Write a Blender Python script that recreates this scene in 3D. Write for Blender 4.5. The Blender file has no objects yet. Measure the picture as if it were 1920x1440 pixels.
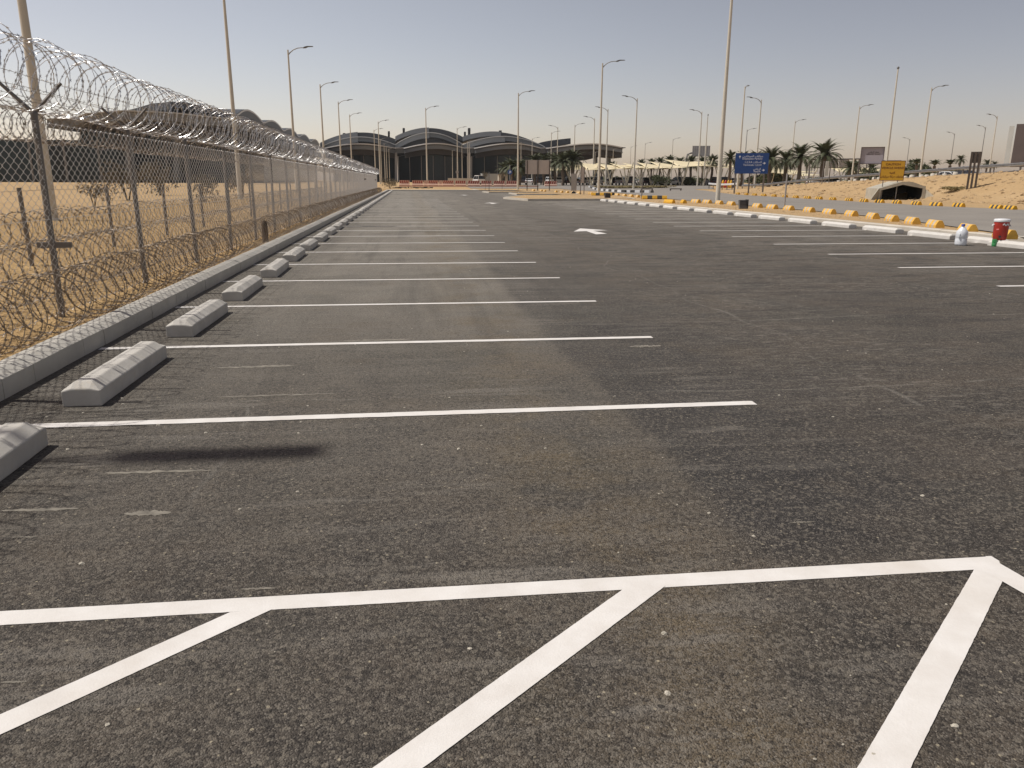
import bpy, math, random
import numpy as np
from mathutils import Vector, Matrix, noise as mnoise
rnd = random.Random(7)
S = bpy.context.scene
C = S.collection
rad = math.radians

# ------------------------------------------------------------------ camera
FPX, CX, CY, EYE = 1444., 960., 720., 1.6
_v1 = np.array([765-CX, 338-CY, FPX]); _v2 = np.array([12300-CX, 390-CY, FPX])
_f = _v1/np.linalg.norm(_v1); _r = _v2-_f*(_v2@_f); _r /= np.linalg.norm(_r); _d = np.cross(_f, _r)
RW = np.array([_r, _f, -_d])
cam = bpy.data.cameras.new('camera'); co = bpy.data.objects.new('camera', cam); C.objects.link(co)
M = Matrix(((RW[0,0], -RW[0,1], -RW[0,2], 0), (RW[1,0], -RW[1,1], -RW[1,2], 0), (RW[2,0], -RW[2,1], -RW[2,2], EYE), (0,0,0,1)))
co.matrix_world = M
cam.sensor_width = 36; cam.lens = FPX/1920*36; cam.clip_end = 9000; cam.clip_start = .05
S.camera = co

# ------------------------------------------------------------------ sky, sun, exposure
SUN_EL = rad(58.5); SUN_V = Vector((-.98*math.cos(SUN_EL), .199*math.cos(SUN_EL), math.sin(SUN_EL))).normalized()
W = bpy.data.worlds.new('World'); S.world = W; W.use_nodes = True
wn = W.node_tree; bg = wn.nodes['Background']
sky = wn.nodes.new('ShaderNodeTexSky'); sky.sky_type = 'NISHITA'; sky.sun_disc = False
sky.sun_elevation = SUN_EL; sky.sun_rotation = math.atan2(SUN_V.x, SUN_V.y)
sky.air_density = 1.0; sky.dust_density = 1.6; sky.ozone_density = 2.0; sky.altitude = 600
tint = wn.nodes.new('ShaderNodeMix'); tint.data_type = 'RGBA'; tint.blend_type = 'MULTIPLY'; tint.inputs[0].default_value = 1
# dust scatters more, whiter light on the sun's side of the sky
tcx = wn.nodes.new('ShaderNodeTexCoord'); spx = wn.nodes.new('ShaderNodeSeparateXYZ'); wn.links.new(tcx.outputs['Generated'], spx.inputs[0])
mrx = wn.nodes.new('ShaderNodeMapRange'); mrx.interpolation_type = 'SMOOTHSTEP'; wn.links.new(spx.outputs[0], mrx.inputs[0]); mrx.inputs[1].default_value = -.2; mrx.inputs[2].default_value = .72
dst = wn.nodes.new('ShaderNodeMix'); dst.data_type = 'RGBA'; wn.links.new(mrx.outputs[0], dst.inputs[0]); dst.inputs[6].default_value = (1.22,.985,.88,1); dst.inputs[7].default_value = (.94,.735,.665,1)
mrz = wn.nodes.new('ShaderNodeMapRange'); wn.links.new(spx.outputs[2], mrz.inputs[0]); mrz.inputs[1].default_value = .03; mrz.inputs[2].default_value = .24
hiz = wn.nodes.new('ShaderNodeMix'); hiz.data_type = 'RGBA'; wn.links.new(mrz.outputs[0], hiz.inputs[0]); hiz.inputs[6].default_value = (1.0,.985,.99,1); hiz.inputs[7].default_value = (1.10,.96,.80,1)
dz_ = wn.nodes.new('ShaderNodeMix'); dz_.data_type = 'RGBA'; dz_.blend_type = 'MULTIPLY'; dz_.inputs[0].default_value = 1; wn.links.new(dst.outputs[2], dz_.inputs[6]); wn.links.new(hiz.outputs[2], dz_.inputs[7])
mzz = wn.nodes.new('ShaderNodeMapRange'); wn.links.new(spx.outputs[2], mzz.inputs[0]); mzz.inputs[1].default_value = .34; mzz.inputs[2].default_value = .62; mzz.inputs[3].default_value = 1; mzz.inputs[4].default_value = .5  # unseen upper sky dimmed to deepen the shadows below
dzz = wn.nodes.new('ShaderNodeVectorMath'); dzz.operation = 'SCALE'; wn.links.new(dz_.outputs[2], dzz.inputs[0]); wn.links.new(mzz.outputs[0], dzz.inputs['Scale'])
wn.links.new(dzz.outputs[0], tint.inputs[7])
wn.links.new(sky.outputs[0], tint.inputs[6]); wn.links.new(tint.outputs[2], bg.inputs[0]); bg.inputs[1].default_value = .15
sl = bpy.data.lights.new('sun', 'SUN'); so = bpy.data.objects.new('sun', sl); C.objects.link(so)
sl.energy = 3.9; sl.angle = rad(.5); sl.color = (1, .96, .90)
so.rotation_euler = SUN_V.to_track_quat('Z', 'Y').to_euler()
S.view_settings.view_transform = 'Standard'; S.view_settings.look = 'None'; S.view_settings.exposure = -0.10; S.view_settings.gamma = 1
S.cycles.max_bounces = 6; S.cycles.volume_bounces = 0; S.cycles.transparent_max_bounces = 24
HAZE = .00011

# ------------------------------------------------------------------ geometry helpers
def ray(x, y): return RW @ np.array([x-CX, y-CY, FPX])
def at(x, y, z=0.):
    d = ray(x, y); t = (z-EYE)/d[2]; return Vector(d*t+np.array([0,0,EYE]))
def atY(x, y, Y):
    d = ray(x, y); t = Y/d[1]; return Vector(d*t+np.array([0,0,EYE]))
def atX(x, y, X):
    d = ray(x, y); t = X/d[0]; return Vector(d*t+np.array([0,0,EYE]))

class MB:
    def __init__(s): s.v = []; s.f = []; s.m = []; s.mi = 0; s.sm = []
    def add(s, vs, fs, smooth=False):
        n = len(s.v); s.v += [tuple(v) for v in vs]
        for f in fs: s.f.append(tuple(i+n for i in f)); s.m.append(s.mi); s.sm.append(smooth)
    def box(s, x0, y0, z0, x1, y1, z1):
        s.add([(x0,y0,z0),(x1,y0,z0),(x1,y1,z0),(x0,y1,z0),(x0,y0,z1),(x1,y0,z1),(x1,y1,z1),(x0,y1,z1)],
              [(0,3,2,1),(4,5,6,7),(0,1,5,4),(1,2,6,5),(2,3,7,6),(3,0,4,7)])
    def obox(s, c, hx, hy, hz, rz=0, tilt=0):
        m = Matrix.Rotation(rz, 3, 'Z') @ Matrix.Rotation(tilt, 3, 'X'); c = Vector(c)
        vs = [c+m@Vector((a*hx, b*hy, d*hz)) for d in (-1,1) for a,b in ((-1,-1),(1,-1),(1,1),(-1,1))]
        s.add(vs, [(0,3,2,1),(4,5,6,7),(0,1,5,4),(1,2,6,5),(2,3,7,6),(3,0,4,7)])
    def tube(s, pts, r, n=6, cap=True, smooth=True):
        pts = [Vector(p) for p in pts]; rs = r if isinstance(r, (list, tuple)) else [r]*len(pts)
        vs = []; prev = None
        for i, p in enumerate(pts):
            t = (pts[min(i+1, len(pts)-1)]-pts[max(i-1, 0)])
            t = t.normalized() if t.length > 1e-9 else Vector((0,0,1))
            if prev is None:
                a = Vector((0,0,1)) if abs(t.z) < .9 else Vector((1,0,0)); u = t.cross(a).normalized()
            else:
                u = (prev - t*prev.dot(t)); u = u.normalized() if u.length > 1e-6 else t.orthogonal().normalized()
            prev = u; w = t.cross(u)
            for k in range(n):
                a = 2*math.pi*k/n; vs.append(p+(u*math.cos(a)+w*math.sin(a))*rs[i])
        fs = [(i*n+k, i*n+(k+1)%n, (i+1)*n+(k+1)%n, (i+1)*n+k) for i in range(len(pts)-1) for k in range(n)]
        s.add(vs, fs, smooth)
        if cap and n > 2:
            s.add(vs[:n][::-1], [tuple(range(n))]); s.add(vs[-n:], [tuple(range(n))])
    def prism(s, poly, fn, d0, d1):
        """poly 2-D, fn(u, v, d) -> 3-D point; a closed solid between d0 and d1"""
        n = len(poly); a = [fn(u, v, d0) for u, v in poly]; b = [fn(u, v, d1) for u, v in poly]
        s.add(a+b, [tuple(range(n))[::-1], tuple(range(n, 2*n))]+[(i, (i+1)%n, n+(i+1)%n, n+i) for i in range(n)])
    def lathe(s, prof, c=(0,0,0), n=16, smooth=True):
        vs = []; c = Vector(c)
        for r, z in prof:
            for k in range(n):
                a = 2*math.pi*k/n; vs.append(c+Vector((r*math.cos(a), r*math.sin(a), z)))
        s.add(vs, [(i*n+k, i*n+(k+1)%n, (i+1)*n+(k+1)%n, (i+1)*n+k) for i in range(len(prof)-1) for k in range(n)], smooth)
        s.add(vs[:n][::-1], [tuple(range(n))]); s.add(vs[-n:], [tuple(range(n))])
    def mesh(s, name, mats):
        me = bpy.data.meshes.new(name); me.from_pydata(s.v, [], s.f)
        for m in (mats if isinstance(mats, (list, tuple)) else [mats]): me.materials.append(m)
        me.polygons.foreach_set('material_index', s.m); me.polygons.foreach_set('use_smooth', s.sm)
        me.update(); return me
    def build(s, name, mats, parent=None):
        o = bpy.data.objects.new(name, s.mesh(name, mats)); C.objects.link(o)
        if parent: o.parent = parent
        return o

def tag(o, label=None, cat=None, group=None, kind=None):
    if label: o['label'] = label
    if cat: o['category'] = cat
    if group: o['group'] = group
    if kind: o['kind'] = kind
    return o
def empty(name, loc=(0,0,0), rz=0, label=None, cat=None, group=None):
    o = bpy.data.objects.new(name, None); C.objects.link(o); o.location = loc; o.rotation_euler = (0,0,rz)
    o.empty_display_size = .2
    return tag(o, label, cat, group)
def dup(root, loc, rz=0, label=None, scale=None, group=None):
    r = root.copy(); C.objects.link(r); r.location = loc; r.rotation_euler = (0,0,rz)
    if scale is not None: r.scale = (scale,)*3 if not isinstance(scale, tuple) else scale
    if label: r['label'] = label
    if group: r['group'] = group
    for ch in list(root.children):
        c = ch.copy(); C.objects.link(c); c.parent = r
        for g in ch.children:
            d = g.copy(); C.objects.link(d); d.parent = c
    return r
ONES = ['','first','second','third','fourth','fifth','sixth','seventh','eighth','ninth','tenth','eleventh','twelfth','thirteenth','fourteenth','fifteenth','sixteenth','seventeenth','eighteenth','nineteenth']
TENS = {2:('twentieth','twenty'),3:('thirtieth','thirty'),4:('fortieth','forty'),5:('fiftieth','fifty'),6:('sixtieth','sixty')}
def nth(n):
    if n < 20: return ONES[n]
    t, u = divmod(n, 10); return TENS[t][0] if u == 0 else TENS[t][1]+'-'+ONES[u]

# ------------------------------------------------------------------ materials
class NT:
    def __init__(s, name):
        s.m = bpy.data.materials.new(name); s.m.use_nodes = True; s.t = s.m.node_tree; s.b = s.t.nodes['Principled BSDF']
        s.g = None
    def n(s, typ, **kw):
        nd = s.t.nodes.new('ShaderNode'+typ)
        for k, v in kw.items(): setattr(nd, k, v)
        return nd
    def L(s, a, b): s.t.links.new(a, b)
    def setin(s, nd, i, v):
        if v is None: return
        if hasattr(v, 'is_linked') or hasattr(v, 'links'): s.L(v, nd.inputs[i])
        else: nd.inputs[i].default_value = v
    def pos(s, sc=(1,1,1), loc=(0,0,0), rot=(0,0,0), obj=False):
        if obj: src = s.n('TexCoord').outputs['Object']
        else:
            if s.g is None: s.g = s.n('NewGeometry').outputs['Position']
            src = s.g
        mp = s.n('Mapping'); s.L(src, mp.inputs[0]); mp.inputs['Scale'].default_value = sc; mp.inputs['Location'].default_value = loc; mp.inputs['Rotation'].default_value = rot
        return mp.outputs[0]
    def noise(s, v, scale, detail=3, rough=.5):
        nd = s.n('TexNoise'); s.L(v, nd.inputs['Vector']); nd.inputs['Scale'].default_value = scale; nd.inputs['Detail'].default_value = detail; nd.inputs['Roughness'].default_value = rough
        return nd.outputs['Fac']
    def vor(s, v, scale, out='Color'):
        nd = s.n('TexVoronoi'); s.L(v, nd.inputs['Vector']); nd.inputs['Scale'].default_value = scale; return nd.outputs[out]
    def mr(s, v, a, b, c=0., d=1., smooth=False):
        nd = s.n('MapRange'); nd.clamp = True
        if smooth: nd.interpolation_type = 'SMOOTHSTEP'
        s.setin(nd, 0, v)
        for i, q in enumerate((a,b,c,d)): nd.inputs[i+1].default_value = q
        return nd.outputs[0]
    def math(s, op, a, b=None, clamp=False):
        nd = s.n('Math', operation=op); nd.use_clamp = clamp; s.setin(nd, 0, a)
        if b is not None: s.setin(nd, 1, b)
        return nd.outputs[0]
    def mix(s, f, a, b, mode='MIX'):
        nd = s.n('Mix', data_type='RGBA', blend_type=mode); s.setin(nd, 0, f)
        for i, q in ((6, a), (7, b)):
            if isinstance(q, tuple): nd.inputs[i].default_value = (*q, 1) if len(q) == 3 else q
            else: s.L(q, nd.inputs[i])
        return nd.outputs[2]
    def sep(s, v):
        nd = s.n('SeparateXYZ'); s.L(v, nd.inputs[0]); return nd.outputs
    def bump(s, h, strength=.3, dist=.01):
        nd = s.n('Bump'); s.L(h, nd.inputs['Height']); nd.inputs['Strength'].default_value = strength; nd.inputs['Distance'].default_value = dist
        s.L(nd.outputs[0], s.b.inputs['Normal'])
    def col(s, c): s.setin(s.b, 'Base Color', c if not isinstance(c, tuple) else (*c, 1))
    def out(s, rough=.8, metal=0., spec=.5):
        s.setin(s.b, 'Roughness', rough); s.b.inputs['Metallic'].default_value = metal; s.b.inputs['Specular IOR Level'].default_value = spec
        return s.m

def simple(name, col, rough=.7, metal=0., var=.12, scale=3., spec=.5, bump=0., obj=False):
    t = NT(name); p = t.pos(obj=obj); f = t.noise(p, scale, 4, .6)
    a = tuple(c*(1-var) for c in col); b = tuple(min(1, c*(1+var)) for c in col)
    t.col(t.mix(t.mr(f, .3, .7), a, b))
    if bump: t.bump(t.noise(p, scale*12, 3), bump, .01)
    return t.out(rough, metal, spec)

def asphalt_mat():
    t = NT('asphalt'); P = t.pos(); x, y, z = t.sep(P)
    big = t.noise(P, .35, 4, .6); mid = t.noise(P, 1.7, 5, .65); fine = t.noise(P, 42, 4, .8)
    c = t.mix(t.mr(big, .35, .65), (.064,.0545,.0445), (.090,.077,.062))
    c = t.mix(t.mr(mid, .40, .62), t.mix(1., c, (.72,.72,.74), 'MULTIPLY'), t.mix(1., c, (1.60,1.55,1.46), 'MULTIPLY'))
    m5 = t.noise(t.pos((.7,1.6,1), loc=(9,2,0)), 4.5, 5, .7); c = t.mix(t.mr(m5, .42, .62), t.mix(1., c, (.82,.82,.82), 'MULTIPLY'), t.mix(1., c, (1.22,1.20,1.17), 'MULTIPLY'))
    c = t.mix(t.mr(x, 1.0, 1.7, .30, 0), c, (.125,.108,.088))
    c = t.mix(t.mr(t.noise(P, 9, 5, .75), .38, .64, .34, 0), c, (.034,.030,.027))
    # dark fresh strip right of the paving seam, wavering edge
    wob = t.math('MULTIPLY', t.math('SUBTRACT', t.noise(t.pos((1,.35,1)), .9, 4, .6), .5), .5)
    xs = t.math('ADD', x, wob)
    strip = t.math('MULTIPLY', t.mr(xs, 1.36, 1.56, 0, 1, True), t.mr(xs, 1.9, 5.0, 1, .15, True))
    strip = t.math('MULTIPLY', strip, t.mr(t.noise(P, .8, 3), .25, .6, .6, 1))
    strip = t.math('MULTIPLY', strip, t.mr(y, 2.4, 3.4))
    # dust builds up away from the hatched bay
    farL = t.math('ADD', t.mr(y, 3.0, 11.0, .04, .66), t.mr(y, 9, 60, 0, .10))
    farR = t.math('MULTIPLY', t.math('POWER', t.mr(y, 4.5, 62., 0, 1), .66), t.mr(y, 12, 45, .72, 1))
    side = t.mr(t.math('ADD', xs, t.math('MULTIPLY', t.math('SUBTRACT', t.noise(t.pos(loc=(8,1,0)), 1.4, 5, .7), .5), 1.6)), .6, 3.0, 0, 1, True); side = t.math('MULTIPLY', side, t.mr(y, 15, 60, 1, .45))
    far = t.math('ADD', t.math('MULTIPLY', farL, t.math('SUBTRACT', 1., side)), t.math('MULTIPLY', farR, side))
    far = t.math('MULTIPLY', far, t.mr(t.noise(t.pos(loc=(3,3,3)), .7, 4, .65), .32, .6, .72, 1.08))
    c = t.mix(t.math('MULTIPLY', far, .92), c, (.375,.345,.290))
    c = t.mix(t.math('MULTIPLY', strip, t.mr(y, 5, 20, .74, .22)), c, (.031,.030,.032))
    c = t.mix(t.mr(t.noise(t.pos(loc=(7,3,0)), .45, 3), .54, .70, 0, .42), c, (.048,.052,.044))
    # tracked-in brown sand beside the seam and in patches
    br = t.math('MULTIPLY', t.mr(t.math('ABSOLUTE', t.math('SUBTRACT', xs, .85)), .05, .8, 1, 0, True), t.mr(t.noise(P, 1.3, 5, .7), .42, .66))
    c = t.mix(t.math('MULTIPLY', br, .7), c, (.205,.155,.088))
    c = t.mix(t.mr(t.noise(t.pos(loc=(40,9,0)), .8, 5, .7), .53, .72, 0, .50), c, (.150,.115,.076))
    streak = t.noise(t.pos((.12,.9,1)), 1.6, 5, .7)
    c = t.mix(t.math('MULTIPLY', t.mr(streak, .46, .70), t.mr(far, 0, .5, .18, .45)), c, (.245,.218,.185))
    st2 = t.noise(t.pos((.9,.06,1), loc=(4,0,0)), 2.2, 4, .65)
    c = t.mix(t.mr(st2, .52, .68, 0, .34), c, (.050,.045,.040))
    lane = t.mr(t.math('ABSOLUTE', t.math('SUBTRACT', t.math('ADD', x, t.math('MULTIPLY', y, -.012)), 6.6)), .8, 3.6, 1, 0, True)
    c = t.mix(t.math('MULTIPLY', lane, .30), c, (.060,.054,.048))
    # plastered dusty scuffs lying across the bays
    sc = t.noise(t.pos((.55,3.6,1), rot=(0,0,rad(2))), 1.5, 6, .66)
    m1 = t.math('MULTIPLY', t.mr(sc, .53, .63), t.math('MULTIPLY', t.mr(t.noise(P, .5, 2), .42, .56), t.mr(x, 1.6, 3.2, 1, .3)))
    c = t.mix(t.math('MULTIPLY', m1, .7), c, (.26,.235,.20))
    sc2 = t.noise(t.pos((1.5,6,1), loc=(3,8,0), rot=(0,0,rad(-12))), 3.0, 5, .68)
    m2 = t.math('MULTIPLY', t.mr(sc2, .555, .65), t.mr(x, 2.0, 4.5, .35, 1))
    c = t.mix(t.math('MULTIPLY', m2, .48), c, (.25,.225,.19))
    brn = t.math('MULTIPLY', t.mr(t.noise(t.pos((.5,1.1,1), loc=(2,9,0)), 1.2, 5, .7), .44, .62), t.mr(x, 2.4, 4., 0, .55))
    c = t.mix(brn, c, (.115,.090,.068))
    sc3 = t.noise(t.pos((1.5,4.2,1), loc=(13,1,0), rot=(0,0,rad(-24))), 4.2, 3, .55)
    m3 = t.math('MULTIPLY', t.mr(sc3, .55, .61), t.math('MULTIPLY', t.mr(x, 2.2, 3.6), t.mr(t.noise(P, .4, 2), .40, .55)))
    c = t.mix(t.math('MULTIPLY', m3, .7), c, (.24,.215,.182))
    sc4 = t.noise(t.pos((.8,2.6,1), loc=(1,31,0), rot=(0,0,rad(-35))), 1.1, 5, .7)
    c = t.mix(t.math('MULTIPLY', t.mr(sc4, .50, .60), t.mr(x, 2.4, 4.5, 0, .6)), c, (.038,.035,.033))
    # thin scratches along and across
    wy = t.math('MULTIPLY', t.math('SUBTRACT', t.noise(t.pos((.35,.35,1)), 1.1, 3), .5), .9)
    for k0, per in ((.55, 3.1), (1.9, 5.3)):
        q = t.math('PINGPONG', t.math('ADD', t.math('ADD', y, wy), k0), per)
        ln = t.math('MULTIPLY', t.mr(q, .003, .024, 1, 0), t.mr(t.noise(t.pos(loc=(k0*9,0,0)), 1.3, 5, .8), .44, .58))
        c = t.mix(t.math('MULTIPLY', ln, .75), c, (.28,.26,.22))
    q = t.math('PINGPONG', t.math('ADD', t.math('ADD', x, t.math('MULTIPLY', t.noise(t.pos((.3,.3,1), loc=(5,5,0)), .6, 3), 2.2)), .3), 2.7)
    ln = t.math('MULTIPLY', t.mr(q, .003, .028, 1, 0), t.mr(t.noise(t.pos(loc=(0,31,0)), .9, 5, .8), .46, .60))
    c = t.mix(t.math('MULTIPLY', ln, .65), c, (.27,.25,.215))
    # aggregate: dark pits, mid stones, pale chips
    vc = t.sep(t.vor(P, 165))[0]; vd = t.vor(P, 165, 'Distance')
    near = t.mr(y, 3, 18, 1, .35)
    c = t.mix(t.math('MULTIPLY', t.mr(vc, .0, .45, .74, 0), near), c, (.014,.012,.011))
    c = t.mix(t.math('MULTIPLY', t.mr(vc, .74, .97, 0, .80), near), c, (.225,.20,.168))
    vb = t.sep(t.vor(P, 62))[2]; c = t.mix(t.math('MULTIPLY', t.mr(vb, .78, .98, 0, .75), near), c, (.20,.175,.14))
    c = t.mix(t.math('MULTIPLY', t.mr(vb, .0, .16, .55, 0), near), c, (.020,.018,.017))
    vc2 = t.sep(t.vor(P, 50))[1]; vd2 = t.vor(P, 50, 'Distance')
    st = t.math('MULTIPLY', t.mr(vc2, .955, .97), t.mr(vd2, .20, .36, 1, 0))
    c = t.mix(t.math('MULTIPLY', st, .75), c, (.46,.40,.29))
    c = t.mix(t.mr(fine, .34, .50, .55, 0), c, (.024,.022,.020))
    t.col(c)
    hgt = t.math('ADD', t.math('MULTIPLY', t.math('SUBTRACT', 1., vd), .7), t.math('MULTIPLY', fine, 1.1))
    t.bump(hgt, 1., .008)
    return t.out(.86, 0, .35)

def road_mat():
    t = NT('old_asphalt'); P = t.pos()
    c = t.mix(t.mr(t.noise(P, .3, 4, .6), .35, .65), (.26,.235,.205), (.31,.282,.245))
    c = t.mix(t.mr(t.noise(t.pos((.2,1.2,1)), .8, 5, .7), .55, .75, 0, .35), c, (.40,.34,.26))
    c = t.mix(t.mr(t.sep(t.vor(P, 60))[0], .1, .9, .3, 0), c, (.12,.115,.11))
    t.col(c); t.bump(t.noise(P, 50, 3), .3, .01); return t.out(.85, 0, .3)

def sand_mat(name, a, b, dark, peb=.5):
    t = NT(name); P = t.pos()
    c = t.mix(t.mr(t.noise(P, .25, 5, .6), .3, .7), a, b)
    c = t.mix(t.mr(t.noise(P, 3.5, 5, .7), .45, .75, 0, .5), c, dark)
    v = t.sep(t.vor(P, 22))[0]; c = t.mix(t.mr(v, 0, .35, peb, 0), c, dark)
    v = t.sep(t.vor(P, 55))[1]; c = t.mix(t.mr(v, .7, 1., 0, .4), c, tuple(min(1, q*1.35) for q in b))
    t.col(c); h = t.math('ADD', t.noise(P, 14, 5, .75), t.vor(P, 30, 'Distance')); t.bump(h, .8, .03)
    return t.out(.95, 0, .15)

def concrete_mat(name, a, b, stain=(.30,.27,.22), obj=True):
    t = NT(name); P = t.pos(obj=obj)
    oi = t.n('ObjectInfo').outputs['Random']
    off = t.n('VectorMath', operation='SCALE'); comb = t.n('CombineXYZ')
    for i in range(3): t.L(oi, comb.inputs[i])
    t.L(comb.outputs[0], off.inputs[0]); off.inputs['Scale'].default_value = 37
    ad = t.n('VectorMath', operation='ADD'); t.L(P, ad.inputs[0]); t.L(off.outputs[0], ad.inputs[1]); Q = ad.outputs[0]
    c = t.mix(t.mr(t.noise(Q, 4, 5, .65), .3, .7), a, b)
    c = t.mix(t.mr(t.noise(Q, 9, 5, .7), .56, .74, 0, .55), c, stain)
    c = t.mix(t.mr(t.vor(Q, 90, 'Distance'), .0, .12, .35, 0), c, tuple(q*.45 for q in a))
    c = t.mix(t.mr(oi, 0, 1, 0, .22), c, tuple(q*.7 for q in a))
    t.col(c); t.bump(t.noise(Q, 60, 4, .7), .35, .004); return t.out(.9, 0, .3)

def paint_mat():
    t = NT('road_paint'); P = t.pos()
    c = t.mix(t.mr(t.noise(P, 5, 5, .65), .35, .7), (.70,.665,.62), (.80,.775,.74))
    c = t.mix(t.mr(t.noise(P, 1.6, 4), .55, .75, 0, .45), c, (.62,.56,.48))
    c = t.mix(t.mr(t.noise(P, 170, 3, .7), .68, .80, 0, .6), c, (.22,.2,.18))
    t.col(c); t.bump(t.noise(P, 130, 3), .35, .003); return t.out(.75, 0, .3)

MA = {}
MA['asphalt'] = asphalt_mat(); MA['road'] = road_mat(); MA['paint'] = paint_mat()
MA['sand'] = sand_mat('sand', (.47,.32,.165), (.55,.39,.215), (.34,.215,.105), .35)
MA['gravel'] = sand_mat('gravelly_sand', (.42,.275,.128), (.52,.355,.17), (.16,.10,.05), .85)
MA['kerb'] = concrete_mat('kerb_concrete', (.48,.455,.405), (.57,.54,.48), (.50,.45,.36), obj=False)
MA['stop'] = concrete_mat('stop_concrete', (.50,.475,.43), (.63,.60,.545), (.57,.50,.39))
MA['stopw'] = concrete_mat('pale_stop_concrete', (.60,.575,.53), (.70,.675,.63), (.50,.46,.39))
MA['conc'] = simple('pale_concrete', (.55,.50,.42), .9, 0, .12, 1.5)
MA['galv'] = simple('galvanised_wire', (.74,.73,.72), .38, .95, .12, 30)
MA['razor'] = simple('razor_wire_steel', (.66,.655,.65), .33, .97, .15, 30)
MA['rust'] = simple('weathered_wire', (.26,.215,.17), .5, .6, .25, 20)
MA['post'] = simple('fence_post_steel', (.19,.175,.16), .5, .55, .2, 12)
MA['pole'] = simple('beige_pole_paint', (.60,.56,.47), .5, 0, .06, 1, obj=True)
MA['poleg'] = simple('grey_pole_paint', (.30,.29,.27), .5, 0, .06, 1, obj=True)
MA['lamp'] = simple('lamp_head_metal', (.16,.155,.15), .5, .3, .05, 3)
MA['yellow'] = simple('barrier_yellow', (.68,.38,.03), .75, 0, .14, 6)
MA['yellowp'] = simple('faded_barrier_yellow', (.72,.42,.075), .8, 0, .16, 6)
MA['black'] = simple('barrier_black', (.05,.048,.045), .7, 0, .25, 6)
MA['fadedblack'] = simple('dusty_barrier_black', (.50,.43,.34), .85, 0, .18, 8)
MA['dark'] = simple('dark_plastic', (.03,.03,.032), .55, 0, .2, 5)
MA['tyre'] = simple('tyre_rubber', (.025,.025,.025), .8)
MA['glass'] = simple('car_glass', (.02,.024,.028), .08, 0, .1, 2)
MA['white'] = simple('white_paint', (.72,.72,.71), .3, 0, .05, 2)
MA['silver'] = simple('silver_paint', (.48,.47,.50), .3, .3, .05, 2)
MA['cardark'] = simple('dark_car_paint', (.05,.045,.055), .3, .2, .1, 2)
MA['red'] = simple('red_plastic', (.42,.035,.022), .42, 0, .12, 9)
MA['tail'] = simple('tail_light', (.35,.02,.02), .3)
MA['wplastic'] = simple('white_plastic', (.74,.75,.76), .4, 0, .05, 6)
MA['bluecap'] = simple('blue_cap', (.05,.07,.30), .4)
MA['canvas'] = simple('cream_canvas', (.74,.64,.42), .85, 0, .06, .4)
MA['canvasp'] = simple('canopy_frame_paint', (.66,.60,.46), .6, 0, .08, 2)
MA['trunk'] = simple('palm_trunk', (.15,.115,.085), .95, 0, .35, 6, bump=.6)
MA['frond'] = simple('palm_frond', (.075,.085,.04), .65, 0, .45, 1.2)
MA['leaf'] = simple('shrub_leaf', (.075,.085,.035), .8, 0, .45, 1.)
MA['drybush'] = simple('dry_shrub', (.15,.125,.085), .9, 0, .4, 2)
MA['drygrass'] = simple('dry_grass', (.28,.23,.11), .9, 0, .35, 2)
MA['blue'] = simple('sign_blue', (.006,.055,.24), .4, 0, .04, 1)
MA['signtext'] = simple('sign_lettering', (.70,.75,.85), .5, 0, .02)
MA['amber'] = simple('sign_amber', (.60,.34,.022), .5, 0, .06, 2)
MA['maroon'] = simple('sign_dark_red', (.09,.012,.004), .6)
MA['signback'] = simple('sign_back_grey', (.36,.345,.335), .5, .2, .08, 1)
MA['signpink'] = simple('sign_back_beige', (.47,.42,.385), .6, 0, .05, 1)
MA['brownpost'] = simple('brown_steel_post', (.075,.058,.047), .6, .2, .15, 3)
MA['board'] = simple('billboard_lilac', (.36,.335,.375), .5, 0, .05, .5)
MA['boarddk'] = simple('billboard_brown', (.115,.092,.088), .6, 0, .08, .5)
MA['boardside'] = simple('billboard_side', (.55,.57,.55), .6, 0, .05, .5)
MA['rail'] = simple('guardrail_steel', (.36,.36,.36), .35, .75, .15, 3)
MA['raildk'] = simple('guardrail_dark_steel', (.20,.185,.175), .5, .5, .15, 3)  # darker steel, also used for posts, masts and mullions
MA['salmon'] = simple('jersey_salmon', (.70,.47,.36), .75, 0, .08, 1)
MA['jred'] = simple('jersey_red', (.34,.035,.025), .75, 0, .12, 1)
MA['culv'] = simple('culvert_concrete', (.42,.39,.32), .9, 0, .2, 1.2)
MA['rooflit'] = simple('roof_grey_lit', (.22,.228,.235), .5, .2, .05, .06)  # roof grey lightened for the vault halves turned to the light
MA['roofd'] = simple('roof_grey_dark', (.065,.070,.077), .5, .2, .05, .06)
MA['rooftrim'] = simple('roof_trim_pale', (.55,.54,.52), .4, .2, .04, .06)
MA['fascia'] = simple('roof_fascia', (.15,.162,.175), .45, .2, .06, .06)
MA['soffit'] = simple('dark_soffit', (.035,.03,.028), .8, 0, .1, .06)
MA['wingbeige'] = simple('wing_beige_panel', (.17,.172,.172), .7, 0, .06, .1)
def glass_wall():
    t = NT('curtain_glass'); P = t.pos(); x, y, z = t.sep(P)
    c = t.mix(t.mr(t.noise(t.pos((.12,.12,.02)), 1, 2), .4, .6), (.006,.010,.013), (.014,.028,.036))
    t.col(c); return t.out(.22, 0, .28)
MA['cglass'] = glass_wall()
def jug_mat():
    t = NT('milky_plastic'); t.col(t.mix(t.mr(t.noise(t.pos(), 20), .3, .7), (.76,.79,.83), (.84,.87,.90)))
    t.b.inputs['Transmission Weight'].default_value = .12; t.b.inputs['Subsurface Weight'].default_value = .0
    return t.out(.3, 0, .5)
MA['jug'] = jug_mat()
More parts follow.
